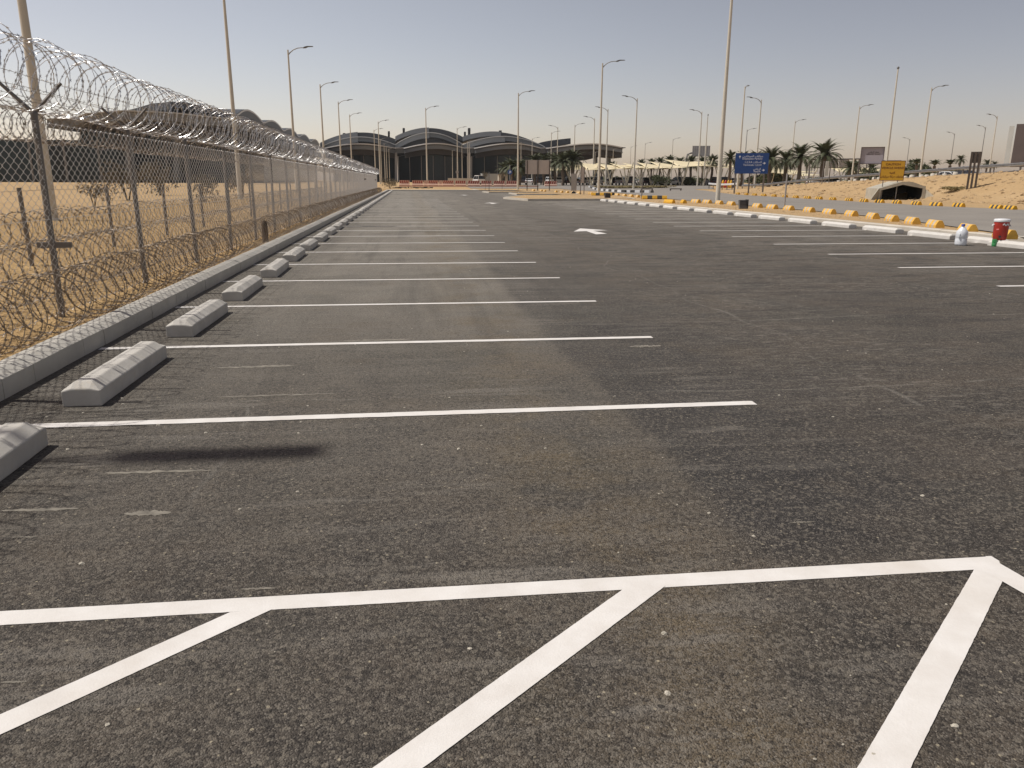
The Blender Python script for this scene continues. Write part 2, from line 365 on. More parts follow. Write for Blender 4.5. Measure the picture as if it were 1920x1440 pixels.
def green_mat():
    t = NT('green_bottle_plastic'); t.col(t.mix(t.mr(t.noise(t.pos(), 40), .3, .7), (.06,.42,.13), (.12,.52,.20)))
    t.b.inputs['Transmission Weight'].default_value = .35
    return t.out(.15, 0, .5)
MA['green'] = green_mat()

# ------------------------------------------------------------------ terrain
def sst(a, b, x):
    t = min(1, max(0, (x-a)/(b-a))); return t*t*(3-2*t)
HY = [(-60,3.0),(45,3.0),(65.3,2.59),(72.5,2.39),(79.6,2.13),(87.2,1.87),(98.8,1.5),(108,1.05),(118.6,.5),(128,.2),(140,.13),(999,.13)]
def crest(Y):
    for (a, p), (b, q) in zip(HY, HY[1:]):
        if Y <= b: return p+(q-p)*max(0, (Y-a)/(b-a))
    return .13
def nz(x, y, s, d=4): return mnoise.fractal(Vector((x*s, y*s, 3.1)), 1., 2., d)
_cp = at(1690, 374.3, .13); _cy = -math.atan2(_cp.x, _cp.y)+rad(14)
def gz(X, Y):
    dx, dy = X-_cp.x, Y-_cp.y
    if abs(dx) < 8 and abs(dy) < 8:
        u = dx*math.cos(_cy)+dy*math.sin(_cy); v = -dx*math.sin(_cy)+dy*math.cos(_cy)
        if abs(u) < 1.75 and -1.2 < v < 4.5: return .06
    z = .13 + .5*sst(128, 168, Y)
    if X > 30:
        H = crest(Y)
        if H > z:
            up = sst(42.5+.5*nz(0, Y, .1), 54.5, X); dn = 1-sst(64, 95, X)*.7
            z = z+(H-z)*up*dn
        if X < 55: z += .16*nz(X, Y, .45)*sst(41, 46, X)*(1-sst(52, 55, X))*(1-sst(110, 125, Y))
    return z
def steps(*segs):
    out = []
    for a, b, s in segs:
        n = max(1, round((b-a)/s)); out += [a+(b-a)*i/n for i in range(n)]
    return out+[segs[-1][1]]
def grid(name, xs, ys, fz, mat):
    vs = [(x, y, fz(x, y)) for y in ys for x in xs]; nx = len(xs)
    fs = [(j*nx+i, j*nx+i+1, (j+1)*nx+i+1, (j+1)*nx+i) for j in range(len(ys)-1) for i in range(nx-1)]
    b = MB(); b.add(vs, fs, True); return tag(b.build(name, mat), kind='structure')
LOTR = 16.75
def main_z(X, Y):
    if -14.5 < X < 66 and Y < 134: return -.5
    return gz(X, Y)-.004
grid('ground', steps((-3000,-400,650),(-400,-60,34),(-60,-14,5.75),(-14,66,4),(66,110,4),(110,400,29),(400,3000,650)),
     steps((-600,-40,140),(-40,126,8),(126,180,4),(180,500,32),(500,3200,540)), main_z, MA['sand'])
def lz(X, Y):
    k = 1-sst(25, 60, Y)
    near = sst(-3.25, -3.45, X) if X > -3.6 else 1
    return .135 + (.022*nz(X, Y, 2.6, 5)+.012*nz(X, Y, 9, 3))*k*near*sst(-15, -12, X) + .05*nz(X, Y, .3)*sst(-4.5,-6.5,X)*sst(-15,-12,X)*0 
def lzz(X, Y):
    k = 1-sst(25, 60, Y); near = min(1, max(0, (-3.24-X)/.2))
    return .135+(.022*nz(X, Y, 2.6, 5)+.014*nz(X, Y, 9, 3))*k*near
grid('left_ground', steps((-15,-8,.7),(-8,-3.23,.09)), steps((-40,2,3),(2,14,.09),(14,30,.22),(30,60,.8),(60,135,4)), lzz, MA['gravel'])
grid('right_ground', steps((LOTR+.12,24,.8),(24,42,2),(42,57,.6),(57,67,2)), steps((-40,15,5),(15,40,1.2),(40,112,.75),(112,135,2)), gz, MA['sand'])

# parking lot
b = MB(); ys = steps((-40,0,4),(0,12,1),(12,126,6)); vs = []
for y in ys: vs += [(-3.08, y, 0), (LOTR+.02 if y < 127 else LOTR, y, 0)]
b.add(vs, [(2*i, 2*i+1, 2*i+3, 2*i+2) for i in range(len(ys)-1)])
tag(b.build('parking_lot', MA['asphalt']), kind='structure')

# painted markings
pj = random.Random(3)
def strip(b, p0, p1, w, z=.0022, step=.02, jit=.0016):
    p0 = Vector((*p0, 0)); p1 = Vector((*p1, 0)); d = p1-p0; L = d.length; d /= L; nrm = Vector((-d.y, d.x, 0))
    n = max(1, int(L/step)); vs = []
    for i in range(n+1):
        c = p0+d*(L*i/n)
        vs += [c+nrm*(w/2+pj.uniform(-jit, jit))+Vector((0,0,z)), c-nrm*(w/2+pj.uniform(-jit, jit))+Vector((0,0,z))]
    b.add(vs, [(2*i, 2*i+1, 2*i+3, 2*i+2) for i in range(n)])
LINE_Y = [5.26, 7.78, 10.32, 12.96, 15.54, 18.2, 20.75, 23.38]
while len(LINE_Y) < 26: LINE_Y.append(LINE_Y[-1]+2.6)
b = MB()
for i, y in enumerate(LINE_Y): strip(b, (-3.02, y+.01), (2.52, y-.01), (.098 if y < 14 else .115 if y < 30 else .135), .004, .06 if i < 5 else .5, .003)
tag(b.build('left_bay_lines', MA['paint']), kind='structure')
b = MB(); RL = [(9.25,8.4),(9.31,11.2),(9.39,13.93),(9.5,16.73),(9.57,19.63),(9.62,22.5),(9.65,25.24),(9.69,28.0),(9.74,30.69),(9.78,33.4),(9.83,36.2)]
while len(RL) < 18: RL.append((RL[-1][0]+.05, RL[-1][1]+2.75))
for x, y in RL: strip(b, (x, y), (15.9, y+.02), .115, .004, .5, .002)
tag(b.build('right_bay_lines', MA['paint']), kind='structure')
b = MB()
def edge_strip(b, ua, ub, la, lb, z, ext0=0, ext1=0):
    """painted bar between an upper edge ua-ub and a lower edge la-lb, both read off as ground points"""
    P4 = [at(*p).xy for p in (ua, ub, la, lb)]; ua, ub, la, lb = P4
    ua, ub = ua-(ub-ua).normalized()*ext0, ub+(ub-ua).normalized()*ext1; la, lb = la-(lb-la).normalized()*ext0, lb+(lb-la).normalized()*ext1
    n = max(2, int((ub-ua).length/.02)); vs = []
    for i in range(n+1):
        t = i/n; p = ua.lerp(ub, t); q = la.lerp(lb, t); e = (p-q).normalized()
        p = p+e*pj.uniform(-.0008,.0008); q = q+e*pj.uniform(-.0008,.0008); vs += [(p.x, p.y, z), (q.x, q.y, z)]
    b.add(vs, [(2*i, 2*i+1, 2*i+3, 2*i+2) for i in range(n)])
edge_strip(b, (0,1147),(1857,1044),(0,1173),(1826,1069), .0022, 1.4, 0)
edge_strip(b, (0,1341),(427,1151),(0,1379),(507,1145), .0028, 1.6, .01)
edge_strip(b, (701,1440),(1168,1106),(795,1440),(1246,1101), .0034, 1.4, .01)
edge_strip(b, (1608,1440),(1828,1066),(1708,1440),(1882,1086), .0040, 1.5, .03)
edge_strip(b, (1850,1044),(1925,1087),(1850,1075),(1925,1118), .0046, 0, 2.5)
b.add([(p.x, p.y, .0043) for p in (at(1848,1044.6), at(1858,1044), at(1873,1053), at(1883,1087), at(1826,1069))], [(4,3,2,1,0)])
tag(b.build('hatched_bay_marking', MA['paint']), kind='structure')
ARW = [(5.31,25.09),(5.9,26.79),(6.6,25.65),(6.05,25.46),(6.15,24.01),(5.73,23.72),(5.78,25.28)]
for k, (ox, oy) in enumerate(((0,0),(.12,32.3),(.3,64))):
    b = MB(); vs = [(x+ox, y+oy, .006) for x, y in ARW]
    b.add(vs, [(0,6,1),(6,3,1),(1,3,2),(6,5,4,3)]); b.build('direction_arrow', MA['paint'])['kind'] = 'structure'

MA['mortar'] = simple('dried_mortar_dust', (.215,.195,.16), .95, 0, .35, 14)
b = MB(); qs = random.Random(21)
for px0, px1, py, hh in ((232,322,964,13),(190,402,888,6),(400,560,690,5),(395,640,745,3.5),(0,150,958,7),(640,780,640,4),(0,50,1280,5),(1180,1240,650,5),(450,520,1105,5),(20,70,1008,4),(1480,1530,980,3)):
    n = 26; up = []; dn = []
    for i in range(n+1):
        x = px0+(px1-px0)*i/n; e = math.sin(math.pi*i/n)**.5; yc = py+(px0-x)*.03+qs.uniform(-1,1)*.6
        up.append(at(x+qs.uniform(-1,1), yc-hh*.5*e*qs.uniform(.3,1))); dn.append(at(x+qs.uniform(-1,1), yc+hh*.5*e*qs.uniform(.3,1)+.05))
    b.add([(p.x, p.y, .0016) for p in up+dn], [(n+1+i, n+2+i, i+1, i) for i in range(n)])
tag(b.build('dust_stains', MA['mortar']), kind='structure')

# kerbs
def kerb_run(b, pts, w, h, side, z0=-.02, blk=None, gap=.006, ch=.05):
    """pts along the face line; side=+1 body lies left of travel"""
    for (x0, y0), (x1, y1) in zip(pts, pts[1:]):
        d = Vector((x1-x0, y1-y0)); L = d.length; d /= L; nr = Vector((-d.y, d.x))*side
        n = max(1, round(L/blk)) if blk else 1
        for i in range(n):
            a = L*i/n+gap/2; e = L*(i+1)/n-gap/2; dz = pj.uniform(-.003,.003); dx = pj.uniform(-.003,.003)
            prof = [(0+dx, z0), (0+dx, h-ch+dz), (ch*2.2+dx, h+dz), (w, h+dz), (w, z0)]
            vs = []
            for t in (a, e):
                for o, z in prof: q = Vector((x0, y0))+d*t+nr*o; vs.append((q.x, q.y, z))
            b.add(vs, [(0,1,2,3,4),(9,8,7,6,5)]+[(i2, 5+i2, 5+(i2+1)%5, (i2+1)%5) for i2 in range(5)])
b = MB(); kerb_run(b, [(-3.045,-6),(-3.045,30)], .21, .20, 1, blk=.5, ch=.045); kerb_run(b, [(-3.045,30),(-3.045,124)], .21, .20, 1, blk=1., ch=.045)
tag(b.build('left_kerb', MA['kerb']), kind='structure')
b = MB(); kerb_run(b, [(-3.045,124),(11,124)], .3, .2, 1, blk=1); tag(b.build('far_kerb', MA['kerb']), kind='structure')
b = MB(); kerb_run(b, [(LOTR,-6),(LOTR,66)], .3, .16, -1, blk=1., gap=.004, ch=.03); tag(b.build('right_kerb', MA['conc']), kind='structure')
# the raised islands at the end of the right-hand row
def island(name, poly, h=.17, mat='sand'):
    b = MB(); n = len(poly); cx = sum(p[0] for p in poly)/n; cy = sum(p[1] for p in poly)/n
    inner = []
    for x, y in poly:
        v = Vector((cx-x, cy-y)); l = v.length; inner.append((x+v.x/l*.35, y+v.y/l*.35))
    vs = [(x, y, -.02) for x, y in poly]+[(x, y, h) for x, y in poly]+[(x, y, h) for x, y in inner]+[(x, y, h-.02) for x, y in inner]
    fs = [(i, (i+1)%n, n+(i+1)%n, n+i) for i in range(n)]+[(n+i, n+(i+1)%n, 2*n+(i+1)%n, 2*n+i) for i in range(n)]
    b.add(vs, fs); b.mi = 1; b.add([(x, y, h-.015) for x, y in inner], [tuple(range(n))])
    tag(b.build(name, [MA['conc'], MA[mat]]), kind='structure')
island('kerbed_island', [(9.7,64.2),(16.6,65.6),(19.3,65.8),(22,84),(12.2,83),(8.5,71.2)])
island('kerbed_island', [(12.3,90),(19.5,90),(21,99),(12.5,99)], .16)
island('kerbed_island', [(10.6,105),(17,105),(24,112),(10.4,112)], .16)
island('kerbed_island', [(10.9,125),(26,125),(30,136),(10.9,136)], .16)

# roads beyond
NB = [(1903,448),(1831,436),(1767.7,427),(1724,420.5),(1685,415.3),(1648,410.5),(1607.8,405.5),(1566.4,401.6),(1527.8,398),(1489,394.3),(1457.8,391.8),(1429,389.5),(1402,387),(1378.6,385),(1356,383),(1334,381.3),(1314,380.3)]
NBF = [(1200,370.3),(1187.5,369.2),(1175,368.1),(1161.7,367.2),(1143,366.1),(1112,364.6),(1089.6,363.4),(1077.6,362.7),(1066.6,361.9),(1056,361.2),(1045.5,360.6),(1024,359.4),(1017.5,358.9),(1003,358.2)]
FB = [(1906.7,393.8),(1880,392.3),(1809.5,388.3),(1766.6,386.7),(1726.7,384.4),(1690,382),(1658,380.5),(1627,378.9),(1598.4,376.9),(1568,375.3),(1542,373.8),(1520,372.7),(1497,371.4),(1476.6,370),(1456,368.8),(1436.4,367.7),(1419,366.8),(1403,365.8),(1387,364.7)]
G = [at(x, y, .14) for x, y in NB]; GF = [at(x, y, .14) for x, y in NBF]; GB = [at(x, y, .14) for x, y in FB]
def ribbon(name, left, right, mat, off=.03, nx=10):
    """left / right: same-length lists of (x, y)"""
    vs = []; n = len(left)
    for (x0, y0), (x1, y1) in zip(left, right):
        for k in range(nx+1):
            x = x0+(x1-x0)*k/nx; y = y0+(y1-y0)*k/nx; vs.append((x, y, gz(x, y)+off))
    fs = [(j*(nx+1)+k, j*(nx+1)+k+1, (j+1)*(nx+1)+k+1, (j+1)*(nx+1)+k) for j in range(n-1) for k in range(nx)]
    b = MB(); b.add(vs, fs, True); return tag(b.build(name, mat), kind='structure')
def interp(pts, y):
    for (x0, y0), (x1, y1) in zip(pts, pts[1:]):
        if y <= y1: return x0+(x1-x0)*(y-y0)/(y1-y0)
    return pts[-1][0]
le = [(14.6,-20),(G[0].x+.2,19)]+[(g.x+.55, g.y) for g in G if g.y > 20]
le = sorted(le, key=lambda p: p[1])+[(22.2,66),(24.2,80),(26.8,100),(27.5,118),(27,140)]
re_ = [(33.6,-20),(33.9,40)]+[(g.x-.7, g.y) for g in GB if g.y > 41.5]+[(41,100),(46,118),(52,140)]
re_ = sorted(re_, key=lambda p: p[1])
yy = steps((-20,16,6),(16,140,2))
ribbon('service_road', [(interp(le, y), y) for y in yy], [(interp(re_, y), y) for y in yy], MA['road'])
yy = steps((140,232,4)); ribbon('far_road', [(22+(y-140)*.1, y) for y in yy], [(56+(y-140)*.35, y) for y in yy], MA['road'], .034)
yy = steps((140,160,4)); ribbon('cross_road', [(11, y) for y in yy], [(27.2, y) for y in yy], MA['road'], .03)
yy = steps((20,140,3)); ribbon('raised_road', [(57.5, y) for y in yy], [(65.5, y) for y in yy], MA['road'], .04)
yy = steps((180,330,8)); ribbon('car_park_surface', [(27+(y-180)*.12, y) for y in yy], [(110+(y-180)*.5, y) for y in yy], MA['road'], .06)

# ------------------------------------------------------------------ wheel stops
def stop_mesh(L, w, h, sh, tw, inset, mat, name, seed):
    r = random.Random(seed); b = MB(); n = 8; vs = []
    ysn = [-L/2, -L/2+inset]+[(-L/2+inset)+(L-2*inset)*i/n for i in range(1, n)]+[L/2-inset, L/2]
    for i, y in enumerate(ysn):
        e = i in (0, len(ysn)-1); j = lambda q=.0025: r.uniform(-q, q)
        tz = sh+.012 if e else h
        tw2 = tw if not e else tw*1.15
        vs += [(-w/2+j(.001), y, 0), (-w/2+j(.001), y, sh+j()), (-tw2/2+j(), y, tz+j()), (tw2/2+j(), y, tz+j()), (w/2+j(.001), y, sh+j()), (w/2+j(.001), y, 0)]
    m = len(ysn); fs = [tuple(range(6)), tuple((m-1)*6+k for k in range(5, -1, -1))]
    for i in range(m-1):
        for k in range(6): fs.append((i*6+(k+1)%6, i*6+k, (i+1)*6+k, (i+1)*6+(k+1)%6))
    b.add(vs, fs); return b.mesh(name, MA[mat])
sm = [stop_mesh(1.6, .27, .175, .12, .11, .075, 'stop', 'wheel_stop', s) for s in range(5)]
gmid = [(a+c)/2 for a, c in zip(LINE_Y, LINE_Y[1:])]
SY = [1.5, 4.06]+gmid
while SY[-1] < 118: SY.append(SY[-1]+2.6)
for i, y in enumerate(SY):
    o = bpy.data.objects.new('wheel_stop', sm[i%5]); C.objects.link(o)
    o.location = (-2.375+pj.uniform(-.02,.02)-(.0025*y if y < 20 else .05), y+pj.uniform(-.05,.05), 0); o.rotation_euler = (0, 0, rad(pj.uniform(-1,1)))
    md = o.modifiers.new('edge', 'BEVEL'); md.width = .009; md.segments = 2; md.limit_method = 'ANGLE'
    if i == 0: lb = 'concrete wheel stop beside the left kerb, just behind the bottom left corner of the photo'
    else: lb = '%s grey concrete wheel stop from the camera in the row along the fence kerb' % nth(i)
    tag(o, lb, 'wheel stop', 'concrete wheel stops along the left kerb')
sw = [stop_mesh(1.92, .30, .165, .11, .14, .03, 'stopw', 'pale_wheel_stop', 20+s) for s in range(3)]
sws = stop_mesh(1.45, .30, .16, .10, .15, .09, 'stopw', 'pale_wheel_stop', 31)
RS = [(15.28, 18.06, sws, 3), (15.6, 19.42, sws, -2), (15.62, 21.75, sw[0], 1)]
y = 24.5
while y < 66: RS.append((15.75+.004*(y-24), y, sw[int(y)%3], pj.uniform(-1.5,1.5))); y += 2.77
for i, (x, y, me, rz) in enumerate(RS):
    o = bpy.data.objects.new('pale_wheel_stop', me); C.objects.link(o); o.location = (x, y, 0); o.rotation_euler = (0,0,rad(rz))
    md = o.modifiers.new('edge', 'BEVEL'); md.width = .012; md.segments = 2; md.limit_method = 'ANGLE'
    tag(o, '%s pale concrete wheel stop from the right edge of the photo in the right-hand row' % nth(i+1), 'wheel stop', 'pale wheel stops along the right kerb')

# ------------------------------------------------------------------ fence
FX = -3.82; PS = 2.83; P0 = 3.3; KA, KB = -3, 34
def gzl(x, y): return lzz(x, y) if y < 60 else .135
fence = empty('chain_link_fence', (FX, P0, .13), 0, 'tall chain-link security fence with Y-shaped arms running beside the left kerb', 'fence')
def zig(rw):
    b = MB(); dy = .08; n = int(PS/dy)+1; rows = 39; hz = .0515
    for i in range(n):
        pts = []
        for k in range(rows+1):
            s = 1 if (k+i) % 2 == 0 else -1
            pts.append((s*.005, i*dy+s*.0415, .04+k*hz))
        b.tube(pts, rw, 5, cap=False, smooth=True)
    return b.mesh('mesh_panel', MA['galv'])
zm = zig(.0027); zf = zig(.0037)
pb = MB(); pb.tube([(0,0,-.25),(0,0,2.12)], .033, 10); pb.lathe([(.036,2.10),(.038,2.13),(.02,2.15)], n=10)
pm = pb.mesh('post', MA['post'])
ab = MB()
for s in (-1, 1): ab.tube([(0,0,2.12),(s*.30,0,2.42)], [.022,.017], 4, smooth=False)
am = ab.mesh('bracket_arm', MA['post'])
for k in range(KA, KB+1):
    y = k*PS
    o = bpy.data.objects.new('post', pm); C.objects.link(o); o.parent = fence; o.location = (0, y, 0); o.rotation_euler = (rad(pj.uniform(-.5,.5)), rad(pj.uniform(-.6,.6)), 0)
    a = bpy.data.objects.new('bracket_arm', am); C.objects.link(a); a.parent = o
    if k < KB:
        o = bpy.data.objects.new('mesh_panel', zm if k < 6 else zf); C.objects.link(o); o.parent = fence; o.location = (.037, y, 0)
rb = MB(); Y0, Y1 = KA*PS, KB*PS
for z in (.06, 1.05, 2.04):
    rb.tube([(.032, Y0+(Y1-Y0)*i/60, z+.006*math.sin(i*1.9)) for i in range(61)], .0026, 4, cap=False)
rb.build('tension_wire', MA['galv'], fence)
for s in (-1, 1):
    for j, t in enumerate((.35, .68, .98)):
        b = MB(); pts = []
        n = 160
        for i in range(n+1): pts.append((s*.30*t, Y0+(Y1-Y0)*i/n, 2.12+.30*t-.018*abs(math.sin(i*.7+j))))
        b.tube(pts, .0024, 3, cap=False)
        yy_ = 2.
        while yy_ < 26:
            c = Vector((s*.30*t, yy_-P0, 2.12+.30*t-.008))
            for q in range(2):
                a = pj.uniform(0, 3.1); d = Vector((math.cos(a), .3, math.sin(a)))*.016
                b.tube([c-d, c+d], .0016, 3, cap=False)
            yy_ += .11
        b.build('barbed_strand', MA['rust'], fence)
# two boxes clamped across posts far down the line
for yk, zc in ((24, 1.55), (32, 1.5)):
    b = MB(); b.box(.05, yk*PS-.9, zc-.06, .12, yk*PS+.9, zc+.06); b.build('cross_bar', MA['post'], fence)
# stay on the nearest post
b = MB(); b.obox((.03, 2*PS, .78), .17, .02, .03); b.build('clamp_bar', MA['post'], fence)

def coil(name, cx, cz, r, y0, y1, pitch, label, mat='razor', barb_to=24, thick=.0042, seed=1, flat=0., grp=None):
    q = random.Random(seed); b = MB()
    for hand in (1, -1):
        y = y0+(0 if hand > 0 else pitch*.5); ang = q.uniform(0, 6)
        seg = 20; pts = []; rads = []; k = 0; rr = r; cxx = cx; czz = cz; tl = 0
        tgt = [r, cx, cz, 0]
        while y < y1:
            if k % seg == 0: tgt = [r*q.uniform(.93,1.06), cx+q.uniform(-.04,.04), cz+q.uniform(-.035,.03), q.uniform(-.06,.06)]
            rr += (tgt[0]-rr)*.12; cxx += (tgt[1]-cxx)*.12; czz += (tgt[2]-czz)*.12; tl += (tgt[3]-tl)*.12
            px = cxx+rr*math.cos(ang); pz = czz+rr*math.sin(ang)*(1-flat)
            if flat and pz < .145: pz = .145
            pts.append((px, y+tl*math.sin(ang)+.05*math.sin(y*1.7), pz))
            far = min(1, max(0, (y-18)/50)); rads.append(thick*(1+.5*far))
            ang += hand*2*math.pi/seg; y += pitch/seg*(1 if y < 45 else 1.25); k += 1
        b.tube(pts, rads, 3, cap=False, smooth=True)
        if barb_to > y0:
            acc = 0
            for p, n2 in zip(pts, pts[1:]):
                if p[1] > barb_to: break
                p = Vector(p); n2 = Vector(n2); d = n2-p; L = d.length; acc += L
                m = max(1, int(round(L/.052)))
                t = d.normalized(); o = t.orthogonal().normalized()
                for j in range(m):
                    c = p+d*(j/m); a = q.uniform(0, 3.14); w = (Matrix.Rotation(a, 3, t) @ o)*.017; u = t*.017
                    b.add([c-u-w*.9, c-w*.35, c+u-w*.9, c+w*.35, c-u+w*.9, c+u+w*.9], [(0,1,3),(1,2,3),(4,3,1),(5,1,3)])
    o = b.build(name, MA[mat]); tag(o, label, 'razor wire', grp or 'razor wire coils on and below the fence'); return o
YE = P0+KB*PS
coil('razor_wire_coil', FX+.02, 2.62, .355, .5, YE, .36, 'large silver razor wire coil lying in the arms on top of the fence', seed=3, barb_to=30)
coil('small_razor_wire_coil', FX-.22, 2.16, .165, 2, 60, .26, 'small razor wire coil tied behind the top edge of the fence mesh', 'rust', seed=5, barb_to=18, thick=.0036)
coil('ground_razor_wire_coil', FX+.31, .44, .30, .5, YE, .30, 'razor wire coil lying on the sand between fence and kerb', 'rust', seed=8, barb_to=16, thick=.0042, flat=.02)
coil('ground_razor_wire_coil', FX-.75, .50, .36, 2, YE-20, .33, 'wide razor wire coil lying on the sand just behind the fence', 'rust', seed=9, barb_to=14, thick=.004, flat=.02)
coil('stacked_razor_wire_coil', FX-.95, 1.0, .20, 3, 46, .30, 'upper razor wire coil stacked on the one behind the fence', 'rust', seed=11, barb_to=14, thick=.0036)

# low inner fence
inf = empty('low_inner_fence', (-6.5, 14.4, .13), 0, 'low post-and-wire fence standing inside the compound behind the tall fence', 'fence')
for k in range(-2, 16):
    b = MB(); b.tube([(0, k*3.9, -.2), (pj.uniform(-.03,.03), k*3.9, 1.32)], .038, 8); b.build('post', MA['post'], inf)
for z in (.35, .8, 1.28):
    b = MB(); b.tube([(.04, -8+i*1.5, z-.01*(i%3)) for i in range(46)], .004, 3, cap=False); b.build('wire', MA['rust'], inf)

# little things along the kerb
b = MB(); b.lathe([(.075,-.1),(.072,.42),(.055,.50),(.03,.53)], n=10)
tag(b.build('stub_post', MA['trunk']), 'short weathered wooden stub post standing between fence and kerb', 'post').location = (-3.44, 19.4, .13)
b = MB()
for i in range(7): b.add([(-.12+.03*i, .02*math.sin(i*2), .0), (-.11+.03*i, .22, .02*(i%2)), (-.08+.03*i, .2, .05+.02*(i%3)), (-.09+.03*i, .03, .03)], [(0,1,2,3)])
MA['cyan'] = simple('cyan_plastic', (.25,.62,.66), .4)
tag(b.build('plastic_litter', MA['cyan']), 'scrap of pale cyan plastic on the far sand beside the fence', 'litter').location = at(684, 367, .15)

# ------------------------------------------------------------------ loose stones on the asphalt and sand
def stone(b, c, r, q):
    vs = []
    for z, rr in ((0, .9), (.55, .8), (.95, .35)):
        for k in range(6):
            a = k*math.pi/3+z; s = r*rr*q.uniform(.7, 1.15); vs.append((c[0]+s*math.cos(a)*1.2, c[1]+s*math.sin(a), c[2]+z*r*q.uniform(.55,.75)))
    b.add(vs, [(i*6+k, i*6+(k+1)%6, (i+1)*6+(k+1)%6, (i+1)*6+k) for i in range(2) for k in range(6)]+[tuple(range(12,18))])
q = random.Random(44); b = MB()
for i in range(420):
    y = 1.2+q.random()**1.6*16; x = q.uniform(-2.9, 9); stone(b, (x, y, 0), q.choice([.003,.004,.004,.005,.006,.009]), q)
for px, py in ((127,843),(296,797),(88,782),(230,758),(228,747),(386,812),(1730,930),(1251,1300),(1790,1362),(153,1057),(1245,1188),(860,842)):
    p = at(px, py); stone(b, (p.x, p.y, 0), .012, q)
MA['stone'] = simple('pale_chippings', (.50,.46,.38), .9, 0, .35, 40)
tag(b.build('loose_chippings', MA['stone']), kind='stuff')
b = MB()
for i in range(2600):
    y = 3+q.random()**1.5*30; x = -3.3-q.random()**1.3*5; stone(b, (x, y, gzl(x, y)-.003), q.uniform(.006, .03), q)
MA['twig'] = simple('dry_twigs', (.13,.085,.045), .95, 0, .4, 12)
tb = MB()
for i in range(2600):
    y = 3+q.random()**1.4*34; x = -3.28-q.random()**1.2*3.2; a = q.uniform(0, 6.28); L = q.uniform(.02,.09); z = gzl(x, y)+.004; r = q.uniform(.0015,.004)
    tb.tube([(x, y, z), (x+L*math.cos(a)*.6, y+L*math.sin(a)*.6, z+q.uniform(.002,.03)), (x+L*math.cos(a+.4), y+L*math.sin(a+.4), z+q.uniform(0,.02))], r, 3, cap=False)
tag(tb.build('dry_debris', MA['twig']), kind='stuff')
MA['rubble'] = simple('sand_rubble', (.46,.33,.19), .95, 0, .4, 12)
tag(b.build('fence_rubble', MA['rubble']), kind='stuff')
b = MB()
for i in range(1500):
    y = 40+q.random()*65; x = 42+q.random()*13; stone(b, (x, y, gz(x, y)-.02), q.uniform(.04, .16)*(1 if q.random() < .9 else 1.8), q)
for i in range(500):
    y = 18+q.random()*45; x = LOTR+.5+q.random()*3.; stone(b, (x, y, gz(x, y)-.01), q.uniform(.02, .06), q)
tag(b.build('embankment_rubble', MA['rubble']), kind='stuff')

# ------------------------------------------------------------------ striped concrete kerb barriers
def barrier_mesh(mats, name, bands=5, L=.92, w=.29, h=.25):
    b = MB(); prof = [(-w/2,0),(-w/2,.09),(-w*.27,h*.86),(-w*.16,h),(w*.16,h),(w*.27,h*.86),(w/2,.09),(w/2,0)]; n = 8
    for k in range(bands):
        b.mi = k % 2; y0 = -L/2+L*k/bands; y1 = y0+L/bands; vs = [(x, y0, z) for x, z in prof]+[(x, y1, z) for x, z in prof]
        fs = [(i, n+i, n+(i+1)%n, (i+1)%n) for i in range(n)]
        if k == 0: fs.append(tuple(range(n)))
        if k == bands-1: fs.append(tuple(range(2*n-1, n-1, -1)))
        b.add(vs, fs)
    return b.mesh(name, mats)
bmn = barrier_mesh([MA['yellowp'], MA['fadedblack']], 'kerb_barrier'); bmf = barrier_mesh([MA['yellow'], MA['black']], 'kerb_barrier')
bmy = barrier_mesh([MA['yellow'], MA['yellow']], 'kerb_barrier')
def put_barriers(pts, meshes, fmt, group, start=0):
    for i, p in enumerate(pts):
        a = pts[min(i+1, len(pts)-1)]; c = pts[max(i-1, 0)]; d = a-c
        o = bpy.data.objects.new('kerb_barrier', meshes(i)); C.objects.link(o); rz = math.atan2(-d.x, d.y)+rad(pj.uniform(-3,3))
        u = Vector((d.x, d.y, 0)).normalized()
        o.location = Vector((p.x, p.y, 0))+u*.47+Vector((-.1, 0, 0)); o.location.z = gz(p.x, p.y)-.005; o.rotation_euler = (0,0,rz)
        md = o.modifiers.new('edge', 'BEVEL'); md.width = .006; md.segments = 1; md.limit_method = 'ANGLE'
        tag(o, fmt % nth(i+1+start), 'barrier', group)
G1 = [Vector((p.x, p.y, 0)) for p in G]
put_barriers(G1, lambda i: bmn, '%s faded yellow barrier from the right in the row between lot and road', 'faded yellow barriers between lot and road')
put_barriers([Vector((p.x, p.y, 0)) for p in GF], lambda i: bmn, '%s faded yellow barrier from the right in the distant part of the near row', 'faded yellow barriers in the distance')
put_barriers([Vector((p.x, p.y, 0)) for p in GB], lambda i: bmf, '%s black-and-yellow barrier from the right along the foot of the embankment', 'black-and-yellow barriers across the road')
for k, (px, py, rz, me, lb) in enumerate(((1261,380.5,22,bmy,'yellow barrier lying crosswise, left of the two crosswise ones near the lamp'),(1287.5,381,-8,bmy,'yellow barrier lying askew, right of the two crosswise ones near the lamp'))):
    p = at(px-6, py, .14); o = bpy.data.objects.new('kerb_barrier', me); C.objects.link(o); o.location = (p.x, p.y, gz(p.x, p.y)); o.rotation_euler = (0,0,rad(rz)); tag(o, lb, 'barrier')
lbm = barrier_mesh([MA['yellow'], MA['black']], 'long_barrier', 5, 2.1, .34, .3)
for k, (px, py, lb) in enumerate(((1227,373.2,'long yellow barrier with black marks lying across the sand by the thin sign post'),(1128,367,'long yellow barrier with black marks at the foot of the tall middle lamp'))):
    p = at(px, py, .14); o = bpy.data.objects.new('long_barrier', lbm); C.objects.link(o); o.location = (p.x, p.y, gz(p.x, p.y)); o.rotation_euler = (0,0,rad(82)); tag(o, lb, 'barrier')

